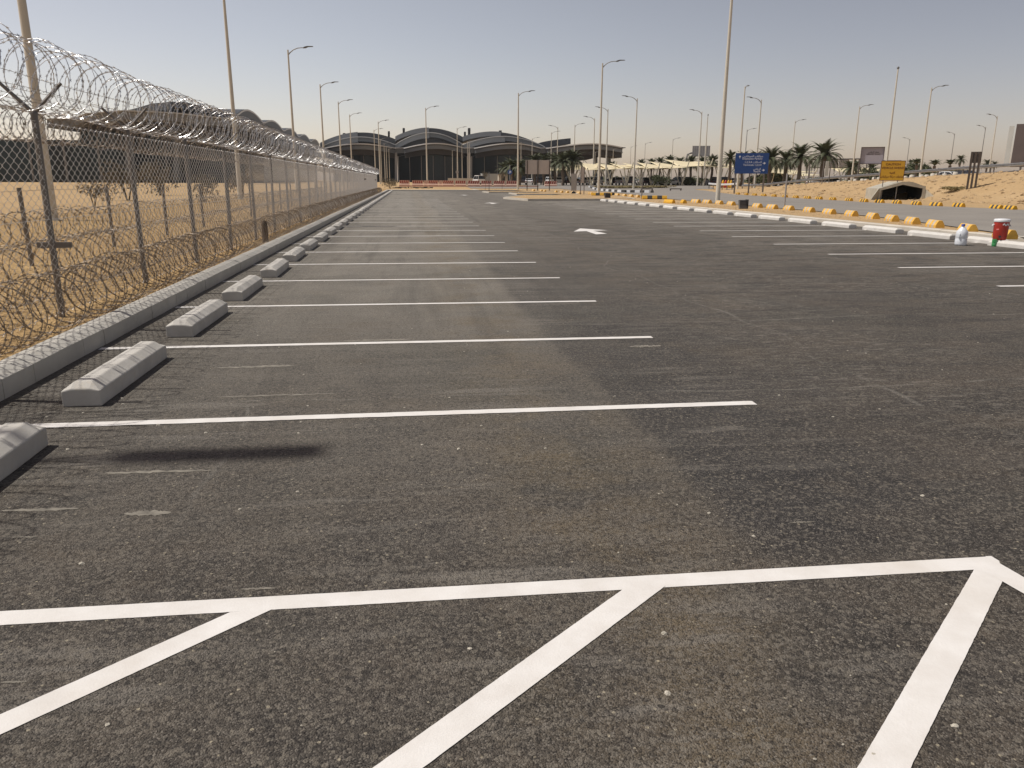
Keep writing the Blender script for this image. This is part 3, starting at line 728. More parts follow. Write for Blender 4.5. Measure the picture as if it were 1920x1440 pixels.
# ------------------------------------------------------------------ street lamps
def lamp_parts(matp, knob=False):
    b = MB(); b.tube([(0,0,-.3),(0,0,5),(0,0,10),(0,0,15.4)], [.175,.15,.12,.085], 10); b.box(-.25,-.25,-.3,.25,.25,.03); b.box(-.07,-.19,.7,.07,-.16,1.3)
    m1 = b.mesh('mast', matp)
    b = MB(); b.tube([(0,0,14.85),(.25,0,15.15),(.6,0,15.42),(1.05,0,15.6),(1.5,0,15.66),(1.8,0,15.66)], [.06,.06,.055,.05,.045,.045], 6); m2 = b.mesh('arm', MA['poleg'])
    b = MB(); b.prism([(1.65,15.60),(1.75,15.74),(2.1,15.84),(2.74,15.84),(2.78,15.78),(2.2,15.74),(1.95,15.62)], lambda u, v, d: (u, d, v), -.115, .115); m3 = b.mesh('lamp_head', MA['lamp'])
    return m1, m2, m3
LPb = lamp_parts(MA['pole']); LPg = lamp_parts(MA['poleg'])
def lamp(X, Y, ang, label, kind='b', H=None, knob=False, group='street lamps on tall masts'):
    z = gz(X, Y); r = empty('street_lamp', (X, Y, z), rad(ang), label, 'street lamp', group); ms = LPb if kind == 'b' else LPg
    sc = (H-z)/15.8 if H else 1
    r.scale = (1, 1, sc)
    for m, n in zip(ms, ('mast','arm','lamp_head')):
        if knob and n != 'mast': continue
        o = bpy.data.objects.new(n, m); C.objects.link(o); o.parent = r
    if knob:
        b = MB(); b.lathe([(.05,15.3),(.16,15.45),(.16,15.6),(.04,15.7)], n=8); b.build('cap', MA['lamp'], r)
    return r
LL = []   # px of mast top, label side, X, Y, angle
ROW = [(-12.8, 30.44, 0), (-12.8, 63.0, 0), (-12.8, 94.5, 0), (-12.75, 126.6, 0), (-12.7, 157.7, 0), (-12.8, 188.7, 0)]
for x, y, a in ROW: LL.append((x, y, a, 'b', False))
TOP = [(798,205,0),(972,172,0),(1130,115,0),(1195,183,180),(1140,207,180),(1115,224,180),(1078,236,0),(1046,240,180),(1034,250,0),(1397,163,55),(1428,185,180),(1401,245,0),(1491,229,0),(1612,200,0),(1747,165,0),(1316,212,180),(1327,222,250),(1262,262,0),(1210,270,0),(1183,276,0),(1870,220,180),(1848,240,180),(1790,252,180),(1706,262,180),(857,242,0),(848,283,0),(841,286,180),(709,230,0),(701,245,0),(713,262,0),(720,270,0),(724,275,0),(729,280,0),(866,272,0),(877,266,0),(880,270,0),(977,268,180),(998,261,0),(1094,290,0),(1116,286,0),(1150,281,0)]
for px, py, a in TOP:
    p = at(px, py, 15.75); LL.append((p.x, p.y, a, 'g' if px > 1380 and py > 230 else 'b', False))
p = at(1345, 382); LL.append((p.x, p.y, 0, 'b', False))
LL.sort(key=lambda t: t[0]/t[1])
for i, (x, y, a, kd, kn) in enumerate(LL):
    side = 'right' if a in (0, 55) else 'left'
    lamp(x, y, a, '%s tall street lamp counted from the left, its arm reaching %s' % (nth(i+1), side), kd)
p = at(1682, 145, 15.5); lamp(p.x, p.y, 0, 'tall bare white mast without an arm behind the amber caution sign', 'b', knob=True)
lamp(-12.88, 6.50, 0, 'nearest street lamp beside the fence, left of the photo, its lamp shadow on the asphalt', 'b')
# camera boxes on one mast
cbx = MB(); cbx.obox((0,0,0), .22, .2, .12); pc = at(1132, 248, 10.5); pl = at(1140, 207, 15.75)

# ------------------------------------------------------------------ water cooler, jug, bottle
pcl = at(1873.5, 449.5, .165)
cl = empty('water_cooler', (pcl.x, pcl.y, .163), rad(-25), 'red insulated drinks cooler with white lid beside the right wheel stops', 'cooler')
b = MB(); b.lathe([(.14,.0),(.156,.02),(.160,.10),(.168,.13),(.176,.46),(.176,.47)], n=28); b.build('body', MA['red'], cl)
b = MB(); b.lathe([(.186,.462),(.19,.475),(.19,.515),(.17,.535),(.05,.545)], n=28); b.build('lid', MA['wplastic'], cl)
b = MB(); b.obox((-.05,-.185,.095), .022, .03, .02); b.tube([(-.05,-.21,.095),(-.05,-.22,.05)], .012, 8); b.build('tap', MA['dark'], cl)
for s in (-1, 1):
    b = MB(); b.tube([(s*.175,-.05,.40),(s*.205,-.03,.36),(s*.205,.03,.36),(s*.175,.05,.40)], .012, 6); b.build('handle', MA['wplastic'], cl)
b = MB()
for k in range(9):
    a = rad(-92+k*5.5); rr = .1805; zc = .395+.018*math.sin(k*1.3)
    b.obox((rr*math.cos(a), rr*math.sin(a), zc), .010, .010, .013+.006*(k%2), a)
b.build('white_mark', MA['wplastic'], cl)
b = MB()
for a, z in ((-132,.27),(-124,.275)):
    a = rad(a); b.obox((.172*math.cos(a), .172*math.sin(a), z), .004, .018, .016, a)
MA['pink'] = simple('pink_print', (.75,.22,.2), .5); b.build('printed_mark', MA['pink'], cl)
jg = empty('water_jug', (14.42, 18.9, 0), rad(20), 'large white plastic water jug with blue cap at the end of a bay line', 'jug')
b = MB(); b.lathe([(.10,0),(.133,.012),(.138,.04),(.138,.15),(.130,.165),(.138,.18),(.138,.27),(.125,.33),(.075,.395),(.036,.425),(.034,.45)], n=24); b.build('body', MA['jug'], jg)
b = MB(); b.lathe([(.043,.445),(.044,.49),(.03,.495)], n=16); b.build('cap', MA['bluecap'], jg)
b = MB(); b.tube([(-.128,-.03,.16),(-.16,-.04,.19),(-.16,-.04,.25),(-.12,-.03,.29)], .011, 6); b.build('handle', MA['jug'], jg); jg.scale = (1.05, 1.05, 1.12)
b = MB(); b.lathe([(.045,0),(.056,.02),(.056,.07),(.05,.085),(.056,.1),(.055,.19)], n=16)
o = b.build('green_bottle', MA['green']); o.location = (15.08, 18.52, 0); tag(o, 'cut-off green plastic bottle standing between two wheel stops beside the cooler', 'bottle')
b = MB(); b.obox((0,0,.24), .24, .06, .24, 0, rad(-12)); b.mi = 1; b.obox((.26,.0,.25), .03, .12, .26)
for k in range(5): b.obox((0,-.075-.0,.08+.08*k), .22, .012, .012, 0, rad(-12))
p = at(1392, 391.5, .13); o = b.build('louvre_box', [MA['lamp'], MA['dark']]); o.location = (p.x, p.y, gz(p.x, p.y)); o.rotation_euler = (0,0,rad(10)); tag(o, 'dark louvred box standing on the sand beyond the wheel stops', 'box')
for px, py, lb in ((1139,371.5,'black box standing on the sand at the far end of the right kerb'),(1149.5,366.4,'small dark block between two barriers left of the thin sign post')):
    b = MB(); s = .24 if px < 1145 else .14; b.box(-s,-s*.7,0,s,s*.7,s*1.7); b.box(-s*.9,-s*.6,s*1.72,s*.9,s*.6,s*1.85); p = at(px, py, .13)
    o = b.build('dark_box', MA['dark']); o.location = (p.x, p.y, gz(p.x, p.y)); tag(o, lb, 'box')

# ------------------------------------------------------------------ text helper
AR = {'ا':(0xFE8D,0xFE8E,None,None),'أ':(0xFE83,0xFE84,None,None),'ل':(0xFEDD,0xFEDE,0xFEDF,0xFEE0),'ر':(0xFEAD,0xFEAE,None,None),'ي':(0xFEF1,0xFEF2,0xFEF3,0xFEF4),
'ض':(0xFEBD,0xFEBE,0xFEBF,0xFEC0),'م':(0xFEE1,0xFEE2,0xFEE3,0xFEE4),'و':(0xFEED,0xFEEE,None,None),'ق':(0xFED5,0xFED6,0xFED7,0xFED8),'ف':(0xFED1,0xFED2,0xFED3,0xFED4),
'ظ':(0xFEC5,0xFEC6,0xFEC7,0xFEC8),'ن':(0xFEE5,0xFEE6,0xFEE7,0xFEE8),'ص':(0xFEB9,0xFEBA,0xFEBB,0xFEBC),'ت':(0xFE95,0xFE96,0xFE97,0xFE98),'ه':(0xFEE9,0xFEEA,0xFEEB,0xFEEC),
'ب':(0xFE8F,0xFE90,0xFE91,0xFE92),'ك':(0xFED9,0xFEDA,0xFEDB,0xFEDC),'ح':(0xFEA1,0xFEA2,0xFEA3,0xFEA4),'ة':(0xFE93,0xFE94,None,None),'ع':(0xFEC9,0xFECA,0xFECB,0xFECC),'س':(0xFEB1,0xFEB2,0xFEB3,0xFEB4),'ط':(0xFEC1,0xFEC2,0xFEC3,0xFEC4),'ج':(0xFE9D,0xFE9E,0xFE9F,0xFEA0)}
def shape(txt):
    out = []
    for wd in txt.split(' ')[::-1]:
        s = []
        for i, ch in enumerate(wd):
            if ch not in AR: s.append(ch); continue
            pv = i > 0 and wd[i-1] in AR and AR[wd[i-1]][2] is not None; nx = i < len(wd)-1 and wd[i+1] in AR and AR[ch][2] is not None
            f = AR[ch]; s.append(chr(f[3] if pv and nx else f[1] if pv else f[2] if nx else f[0]))
        out.append(''.join(s[::-1]) if any(c in AR for c in wd) else wd)
    return ' '.join(out)
def text(name, body, parent, x, z, size, mat, align='LEFT', y=-.02, bold=0):
    cu = bpy.data.curves.new(name, 'FONT'); cu.body = body; cu.size = size; cu.align_x = align; cu.extrude = .004; cu.offset = bold
    o = bpy.data.objects.new(name, cu); C.objects.link(o); o.parent = parent; o.location = (x, y, z); o.rotation_euler = (rad(90), 0, 0); cu.materials.append(mat)
    bpy.context.view_layer.update(); me = bpy.data.meshes.new_from_object(o.evaluated_get(bpy.context.evaluated_depsgraph_get())); me.name = name
    bpy.data.objects.remove(o); o = bpy.data.objects.new(name, me); C.objects.link(o); o.parent = parent; o.location = (x, y, z); o.rotation_euler = (rad(90), 0, 0); return o
def arrow(b, cx, cz, s, ang, y):
    poly = [(-.12,-.5),(.12,-.5),(.12,.05),(.38,-.15),(.38,.12),(0,.5),(-.38,.12),(-.38,-.15),(-.12,.05)]; ca, sa = math.cos(ang), math.sin(ang)
    b.prism([(cx+s*(u*ca-v*sa), cz+s*(u*sa+v*ca)) for u, v in poly], lambda u, v, d: (u, d, v), y, y-.01)
def mpp(Y): return Y/1440.
def face_yaw(p): return -math.atan2(p.x, p.y)

# blue direction sign  (pixel box 1379..1437 x 290..326)
Ys = 97.; c = atY(1408, 325.5, Ys); u = mpp(Ys)*1.13; Wd, Hg = 58*u*.93, 35.5*u*.93
bs = empty('direction_sign', (c.x, c.y, c.z), face_yaw(c)+rad(8), 'blue road direction sign with white Arabic and English text and arrows', 'sign')
b = MB(); b.box(-Wd/2, -.03, 0, Wd/2, .03, Hg); bp = b.build('panel', MA['blue'], bs)
for k, dx in enumerate((-.46, -.03, .40)):
    pw = bs.matrix_basis @ Vector((dx*Wd, .1, 0)); g = gz(pw.x, pw.y)-c.z; b = MB(); b.box(dx*Wd-.09, .032, g-.2, dx*Wd+.09, .2, Hg*.96); b.build('post', MA['raildk'], bs)
k = Wd/58.
def bt(s, px, py, sz, al='LEFT'): text('lettering', s, bp, (px-1408)*k, (325.5-py)*k, sz*k, MA['signtext'], al, -.034, .02*k)
bt(shape('مواقف الموظفين'), 1391, 297, 5.2); bt('Employees Parking', 1391, 301.2, 4.6); bt('1,2,3,4 '+shape('الصالات'), 1425, 307.2, 4.8, 'RIGHT'); bt('Terminals 1,2,3,4', 1425, 312, 4.6, 'RIGHT')
bt(shape('الرياض'), 1424.5, 319, 4.8, 'RIGHT'); bt('Riyadh', 1424.5, 323.2, 4.6, 'RIGHT')
b = MB(); arrow(b, (1386.5-1408)*k, (325.5-296.5)*k, 5*k, 0, -.032); arrow(b, (1429.5-1408)*k, (325.5-307.5)*k, 5*k, rad(-90), -.032); arrow(b, (1429-1408)*k, (325.5-319.5)*k, 5*k, rad(-90), -.032)
b.build('arrows', MA['signtext'], bp)

# amber caution sign (1652..1692 x 304..338.5)
Ys = 66.; c = atY(1671, 338.7, Ys); c.x -= 0; k = 2.02/40.; Wd, Hg = 40*k, 34.5*k
asn = empty('caution_sign', (c.x, c.y, c.z), face_yaw(c)+rad(10), 'amber roadworks caution sign on two posts in front of the culvert', 'sign')
k = (atY(1691.5, 338.7, Ys)-atY(1651.5, 338.7, Ys)).length/40.*.97; Wd, Hg = 40*k, 34.5*k
b = MB(); b.box(-Wd/2, -.02, 0, Wd/2, .02, Hg); ap = b.build('panel', MA['amber'], asn)
b = MB(); t = .8*k
for x0, z0, x1, z1 in ((-Wd/2,0,Wd/2,t),(-Wd/2,Hg-t,Wd/2,Hg),(-Wd/2,t,-Wd/2+t,Hg-t),(Wd/2-t,t,Wd/2,Hg-t)): b.box(x0, -.028, z0, x1, -.021, z1)
b.build('border', MA['maroon'], ap)
for dx in (-.33, .27):
    pw = asn.matrix_basis @ Vector((dx*Wd, .05, 0)); g = gz(pw.x, pw.y)-c.z; b = MB(); b.tube([(dx*Wd, .06, g-.2), (dx*Wd, .06, Hg*.97)], .045, 8); b.build('post', MA['signback'], asn)
def tt(s, py, sz): text('lettering', s, ap, 0, (338.7-py)*k, sz*k, MA['maroon'], 'CENTER', -.024, .022*k*3)
tt('CAUTION', 312.2, 5.4); tt('VEHICLE AHEAD', 318.2, 5.0); tt(shape('انتبه'), 326.6, 5.4); tt(shape('أمامك حركة مركبات'), 333.2, 5.0)

# ------------------------------------------------------------------ signs seen from behind, boards, thin posts
def board(name, px0, py0, px1, py1, Y, mat, label, cat='sign', posts=(), pmat='brownpost', frame=None, base=None, thick=.06, yaw=None, lines=False, front_posts=False, pw_=None):
    cpt = atY((px0+px1)/2, py1, Y); k = (atY(px1, py1, Y)-atY(px0, py1, Y)).length/(px1-px0); w, h = (px1-px0)*k, (py1-py0)*k
    r = empty(name, cpt, face_yaw(cpt) if yaw is None else yaw, label, cat)
    b = MB(); b.box(-w/2, -thick/2, 0, w/2, thick/2, h); b.build('panel', MA[mat], r)
    if frame:
        b = MB(); t = w*.03
        for x0, z0, x1, z1 in ((-w/2-t,-t,w/2+t,0),(-w/2-t,h,w/2+t,h+t),(-w/2-t,0,-w/2,h),(w/2,0,w/2+t,h)): b.box(x0, -thick, z0, x1, thick, z1)
        b.build('frame', MA[frame], r)
    if lines:
        b = MB()
        for j in range(9): b.box(-w/2+w*(j+.5)/9-.02, -thick/2-.03, 0, -w/2+w*(j+.5)/9+.02, -thick/2-.003, h)
        b.build('stiffener', MA['boarddk'], r)
    for fx in posts:
        x = (fx-.5)*w; pw = r.matrix_basis @ Vector((x, 0, 0)); g = gz(pw.x, pw.y)-cpt.z; s = pw_ or max(.05, w*.018)
        yo = (-thick/2-2*s-.004) if front_posts else thick/2+.004
        b = MB(); b.box(x-s, yo, g-.3, x+s, yo+2*s, h*.98); b.build('post', MA[pmat], r)
    return r
board('blank_sign_board', 985.5, 301.5, 1031.5, 326.5, 122, 'signpink', 'beige back of a wide sign board on three dark posts beyond the lot', posts=(.07,.5,.97), front_posts=True)
r = board('sign_seen_from_behind', 1820, 287, 1836.5, 305.5, 62, 'raildk', 'grey sign seen from behind on three brown posts standing on the sand slope', posts=(.12,.47,.84), front_posts=True, lines=True, pw_=.085)
r = board('grey_billboard', 1616, 280, 1651.5, 306.5, 128, 'board', 'lilac-grey billboard with dark frame and two lines of lettering behind the guardrail', frame='boarddk', posts=(.3,.45), thick=.5)
k_ = 128/1440*1.2
for s, z, sz in ((shape('مطار الرياض'), 1.75, .34), ('AIRPORT ROAD', 1.4, .30)): text('lettering', s, r.children[0], .15, z, sz, MA['boarddk'], 'CENTER', -.26, .01)
r = board('tall_brown_billboard', 1901, 243, 1950, 313, 120, 'boarddk', 'tall dark brown billboard at the right edge of the photo', 'billboard', thick=.6, posts=(.3,))
b = MB(); b.box(-3.35, -.35, 0, -2.65, .28, 6.5); r2 = b.build('side_panel', MA['boardside'], r)
board('overhead_sign_back', 1298.5, 275, 1329.5, 293.5, 230, 'signback', 'grey back of an overhead road sign hanging from a curved mast arm', posts=(), lines=True, thick=.2)
b = MB(); pa = atY(1287, 300, 231); pb_ = atY(1296, 287, 231); pc_ = atY(1330, 285, 231); pg = Vector((pa.x-.3, pa.y, gz(pa.x, pa.y)))
b.tube([pg, pa, pa.lerp(pb_, .5)+Vector((-.5,0,.6)), pb_, pc_], [.3,.28,.26,.24,.2], 8); tag(b.build('curved_sign_mast', MA['raildk']), 'dark curved mast carrying the overhead sign above the palms', 'mast')
g0 = empty('sign_gantry', (0,0,0), 0, 'wide steel gantry with grey sign panels spanning the road behind the palms', 'gantry')
b = MB()
for a_, c_ in (((1519,299),(1612,298)),((1519,299),(1517,326))):
    b.tube([atY(*a_, 160), atY(*c_, 160)], .16, 6)
b.tube([atY(1518,314,160), atY(1600,315,160)], .1, 6); p = atY(1517,326,160); b.tube([p, (p.x, p.y, gz(p.x, p.y)-.3)], .2, 6); p = atY(1612,298,160); b.tube([p, (p.x, p.y, gz(p.x, p.y)-.3)], .2, 6); b.build('frame', MA['raildk'], g0)
for x0, x1 in ((1551,1572),(1574,1592)):
    pp = [atY(x0,299.5,159.6), atY(x1,299.5,159.6), atY(x1,314,159.6), atY(x0,314,159.6)]; b = MB(); b.add(pp+[q_+Vector((0,.2,0)) for q_ in pp], [(0,1,2,3),(7,6,5,4),(0,4,5,1),(1,5,6,2),(2,6,7,3),(3,7,4,0)]); b.build('sign_panel', MA['signback'], g0)
b = MB(); pp = [atY(1651,300.5,160), atY(1690,300.5,160), atY(1690,304,160), atY(1651,304,160)]
b.add(pp+[q_+Vector((0,.3,0)) for q_ in pp], [(0,1,2,3),(7,6,5,4),(0,4,5,1),(1,5,6,2),(2,6,7,3),(3,7,4,0)])
for px in (1653, 1688): p = atY(px, 303, 160); b.tube([p, (p.x, p.y, gz(p.x, p.y)-.3)], .15, 6)
tag(b.build('second_gantry', MA['signback']), 'thin grey gantry beam showing just above the amber caution sign', 'gantry')
def thin_post(px, pyt, pyb, label, mat='signback', r=.04, z=.13, extra=None):
    p = at(px, pyb, z); p.z = gz(p.x, p.y); t = atY(px+.5, pyt, p.y)
    e = empty('sign_post', p, 0, label, 'post'); b = MB(); b.tube([(0,0,-.2), (0,0,t.z-p.z)], r, 8); b.build('pole', MA[mat], e)
    if extra: extra(e, t.z-p.z)
    return e
thin_post(1470, 325, 393.5, 'thin grey steel post without a sign standing by the near barriers', r=.045)
thin_post(1203, 322, 373.2, 'thin dark post beside the long yellow barrier', 'raildk', r=.045)
thin_post(917, 322, 357, 'thin post on the far kerb left of two young saplings', 'raildk', r=.05)
def disc(e, h):
    b = MB(); b.prism([(.42*math.cos(a*math.pi/9), .42*math.sin(a*math.pi/9)) for a in range(18)], lambda u, v, d: (u, d, h-.35+v), -.06, -.03); b.build('round_plate', MA['signback'], e)
thin_post(857.5, 320, 349, 'round traffic sign seen from behind above the red and white barriers', 'signpink', .07, extra=disc)
def rect_sign(e, h):
    b = MB(); b.box(-.33,-.06,h-2.0,.33,-.03,h); b.build('back_plate', MA['signback'], e)
    b = MB(); b.prism([(.30*math.cos(a*math.pi/9), .30*math.sin(a*math.pi/9)) for a in range(18)], lambda u, v, d: (u, d, h-2.35+v), -.06, -.03); b.build('round_plate', MA['dark'], e)
thin_post(1075.5, 325.5, 363, 'grey rectangular sign back with a black disc below beside the double post', 'raildk', .04, extra=rect_sign)
def twin(e, h):
    b = MB(); b.tube([(.42,0,-.2),(.42,0,h*.98)], .05, 8); b.build('pole', MA['raildk'], e)
    b = MB(); b.box(.06,-.03,h*.42,.36,.03,h); b.build('narrow_panel', MA['signpink'], e)
thin_post(1088, 313, 364.5, 'pair of tall dark posts holding a narrow pale panel in mid distance', 'raildk', .05, extra=twin)
def tw2(e, h):
    b = MB(); b.tube([(.75,0,-.2),(.75,0,h*1.0)], .09, 8); b.build('pole', MA['boardside'], e)
    b = MB(); b.box(-.05,-.05,h*.25,-.55,.0,h*.93); b.build('panel', MA['boardside'], e)
e = empty('twin_post_sign', atX(1549, 342, 52), 0, 'narrow pale sign on two steel posts on the crest of the sand bank', 'sign'); e.location.z = gz(e.location.x, e.location.y)
yq = e.location.y; hq = atY(1549, 302, yq).z-e.location.z; b = MB(); b.tube([(-.55,0,-.2),(-.55,0,hq)], .06, 8); b.build('pole', MA['raildk'], e); b = MB(); b.tube([(.35,0,-.2),(.35,0,hq)], .06, 8); b.build('pole', MA['raildk'], e); b = MB(); b.box(-.3,-.03,hq*.35,.12,.03,hq); b.build('panel', MA['boardside'], e)

# ------------------------------------------------------------------ guard rails
def wbeam(name, pts, label, mat, zr=.62, sp=3.8, pm_='raildk', gz_=gz):
    r = empty(name, (0,0,0), 0, label, 'guardrail'); b = MB()
    prof = [(0,-.155),(-.06,-.10),(-.06,-.05),(0,0),(-.06,.05),(-.06,.10),(0,.155),(.012,.155),(-.045,.10),(-.045,.05),(.012,0),(-.045,-.05),(-.045,-.10),(.012,-.155)]
    vs = []; n = len(prof)
    for i, p in enumerate(pts):
        a = Vector(pts[max(i-1,0)]); c_ = Vector(pts[min(i+1,len(pts)-1)]); d = (c_-a).normalized(); nr = Vector((d.y, -d.x)); z = gz_(*p)+zr
        s_ = 1 if nr.x < 0 else -1
        for o_, h_ in prof: q_ = Vector(p)+nr*(-o_)*s_; vs.append((q_.x, q_.y, z+h_))
    b.add(vs, [(i*n+k, i*n+(k+1)%n, (i+1)*n+(k+1)%n, (i+1)*n+k) for i in range(len(pts)-1) for k in range(n)]+[tuple(range(n)), tuple(range((len(pts)-1)*n, len(pts)*n))]); b.build('rail', MA[mat], r)
    acc = 0; last = Vector(pts[0]); L = 0
    for i, p in enumerate(pts):
        L += (Vector(p)-last).length; last = Vector(p)
        if i == 0 or L >= sp:
            L = 0; z = gz_(*p); b = MB(); b.box(p[0]+.05, p[1]-.06, z-.3, p[0]+.17, p[1]+.06, z+zr+.2); b.build('post', MA[pm_], r)
    return r
b = MB()
for i, (px, m_) in enumerate(((1351,'red'),(1356,'yellow'),(1361,'red'),(1366,'yellow'),(1371,'yellow'),(1376,'cardark'))):
    p = atY(px, 340, 150+i%2); b = MB(); b.lathe([(.3,0),(.27,.35),(.27,.36),(.22,.8),(.12,1.0),(.05,1.05)], n=10); o = b.build('warning_barrel', MA[m_]); o.location = (p.x, p.y, gz(p.x, p.y)+.03); o.scale = (1.15,1.15,1.4)
    tag(o, '%s small %s warning barrel from the left beside the blue sign' % (nth(i+1), {'red':'red','yellow':'yellow','cardark':'dark'}[m_]), 'barrel', 'warning barrels beside the blue sign')
wbeam('guardrail', [(55.8-.0, y) for y in steps((44,128,1.9))], 'long steel guardrail along the crest of the sand embankment', 'rail', .72)
wbeam('guardrail', [(66.5, y) for y in steps((50,136,1.9))], 'second guardrail on the far side of the raised road', 'raildk', .72)
p0 = at(1328, 355, .2); p1 = at(1381, 357.5, .2)
wbeam('short_guardrail', [(p0.x+(p1.x-p0.x)*i/6, p0.y+(p1.y-p0.y)*i/6) for i in range(7)], 'short pale guardrail end left of the blue direction sign', 'white', .95, 2.2)

# white drums along the far side of the raised road
dm = MB(); dm.lathe([(.30,0),(.29,.4),(.24,.72),(.1,.75)], n=12); dmm = dm.mesh('traffic_drum', MA['conc'])
DR = [1543,1553,1562,1573,1583,1594,1604,1617,1624,1639,1648,1697,1709,1727,1737,1748,1756,1770,1790]
for i, px in enumerate(DR):
    rx = atX(px, 335, 61.5+(i%3)*.8); o = bpy.data.objects.new('traffic_drum', dmm); C.objects.link(o); o.location = (rx.x, rx.y, gz(rx.x, rx.y)+.04)
    tag(o, '%s white drum from the left in the row under the guardrail' % nth(i+1), 'drum', 'white drums behind the guardrail')

# ------------------------------------------------------------------ culvert
c = at(1690, 374.3, .13); cv = empty('culvert', (c.x, c.y, gz(c.x, c.y)-.05), face_yaw(c)+rad(14), 'concrete culvert mouth with a dark opening in the foot of the embankment', 'culvert')
k = (at(1724, 374.3, .13)-at(1657, 374.3, .13)).length/67.
op = [(-33,-3),(-33,17),(0,26.5),(31,20.5),(31,10),(28,-3)]; ou = [(-37,-3),(-37,20),(-2,31.5),(14,31),(35,23.5),(36,-3)]
b = MB(); f_ = lambda u, v, d: (u*k, d, v*k)
vs = [f_(*p, 0) for p in op]+[f_(*p, 0) for p in ou]+[f_(*p, 5) for p in op]+[f_(*p, 5) for p in ou]; n = 6
b.add(vs, [(i, (i+1)%n, n+(i+1)%n, n+i) for i in range(n-1)]+[(i, 2*n+i, 2*n+(i+1)%n, (i+1)%n) for i in range(n-1)]+[(n+i, n+(i+1)%n, 3*n+(i+1)%n, 3*n+i) for i in range(n-1)]); b.build('headwall', MA['culv'], cv)
b = MB(); b.add([f_(*p, 4.9) for p in op], [tuple(range(n))]); b.mi = 0; b.build('tunnel_end', MA['dark'], cv)  # near-black colour stands in for the shade deep in the tunnel
b = MB(); b.add([f_(-33,-2.5,0.01), f_(28,-2.5,.01), f_(28,-2.5,4.9), f_(-33,-2.5,4.9)], [(0,1,2,3)]); b.build('tunnel_floor', MA['dark'], cv)  # floor coloured near-black as tunnel shade
MA['tunshade'] = simple('tunnel_shade_black', (.03,.028,.026), .9)  # near-black colour carrying the shade inside the culvert
b = MB(); ip = [(u*.985, v*.985) for u, v in op]; b.add([f_(*p, .15) for p in ip]+[f_(*p, 4.85) for p in ip], [(i, n+i, n+i+1, i+1) for i in range(n-1)]); b.build('tunnel_shade_sheet', MA['tunshade'], cv)  # added inner sheet, coloured dark as the tunnel's shade
for s, a_, c_ in ((-1, -37, -52), (1, 36, 50)):
    b = MB(); q0, q1 = (f_(a_,-3,-.02), f_(c_,-3,-1.2)); h0, h1 = (20*k if s < 0 else 19*k), 3*k
    b.add([q0, q1, (q1[0], q1[1], h1), (q0[0], q0[1], h0), (q0[0], q0[1]+.25, q0[2]), (q1[0], q1[1]+.25, q1[2]), (q1[0], q1[1]+.25, h1), (q0[0], q0[1]+.25, h0)], [(0,1,2,3),(4,7,6,5),(0,3,7,4),(1,5,6,2),(3,2,6,7)]); b.build('wing_wall', MA['culv'], cv)

# ------------------------------------------------------------------ red-white road barriers at the end of the lot
def jersey(name, mats, L=3.0):
    b = MB(); prof = [(-.3,0),(-.3,.18),(-.13,.42),(-.1,.95),(.1,.95),(.13,.42),(.3,.18),(.3,0)]
    b.prism(prof, lambda u, v, d: (d, u, v), -L/2, L/2); b.mi = 1
    for i in range(5):
        x = -L/2*.94+L*.90*i/5; w = L/5*.52
        b.add([(x, -.137, .43), (x+w, -.137, .43), (x+w+.22-.0, -.105, .92), (x+.22, -.105, .92)][::1], [(0,1,2,3)])
    b.add([(-L/2*.94,-.305,.05),(L/2*.94,-.305,.05),(L/2*.94,-.305,.15),(-L/2*.94,-.305,.15)], [(0,1,2,3)])
    return b.mesh(name, mats)
jm = jersey('road_barrier', [MA['salmon'], MA['jred']])
JX = [(749,768),(773,794),(803,822),(830,851),(853.5,874),(877,900),(902,922),(925.5,947),(949,970),(1021,1044)]
for i, (a_, c_) in enumerate(JX):
    Yj = 158.; pa = atY(a_, 345, Yj); pc_ = atY(c_, 345, Yj); o = bpy.data.objects.new('road_barrier', jm); C.objects.link(o)
    o.location = ((pa.x+pc_.x)/2, Yj, gz(pa.x, Yj)); o.scale = ((pc_.x-pa.x)/3., 1, 1.1)
    tag(o, '%s red and white striped road barrier from the left beyond the lot' % nth(i+1), 'barrier', 'striped road barriers closing the far road')
jp = jersey('plain_barrier', [MA['salmon'], MA['salmon']])
for i, (a_, c_) in enumerate(((795,802.5),(823,829.5))):
    pa = atY(a_, 345, 158.5); pc_ = atY(c_, 345, 158.5); o = bpy.data.objects.new('plain_barrier', jp); C.objects.link(o); o.location = ((pa.x+pc_.x)/2, 158.6, gz(pa.x, 158)); o.scale = ((pc_.x-pa.x)/3., 1, 1.1)
    tag(o, 'plain salmon barrier filling the %s gap in the striped row' % nth(i+1), 'barrier')
b = MB(); pa = atY(840, 340, 185); pc_ = atY(889, 340, 185); b.box(pa.x, 185, gz(pa.x,185), pc_.x, 185.4, atY(840, 334, 185).z); b.box(pa.x, 184.9, gz(pa.x,185), pc_.x, 184.98, gz(pa.x,185)+.3)
tag(b.build('low_white_wall', MA['conc']), 'low pale wall standing behind the striped barriers', 'wall')
b = MB(); pa = atY(748, 344, 150); pc_ = atY(1010, 344, 150); b.box(pa.x, 150, gz(10,150), pc_.x, 150.3, gz(10,150)+.28); tag(b.build('edge_blocks', MA['salmon']), 'low salmon edge strip in front of the striped barriers', 'edging')
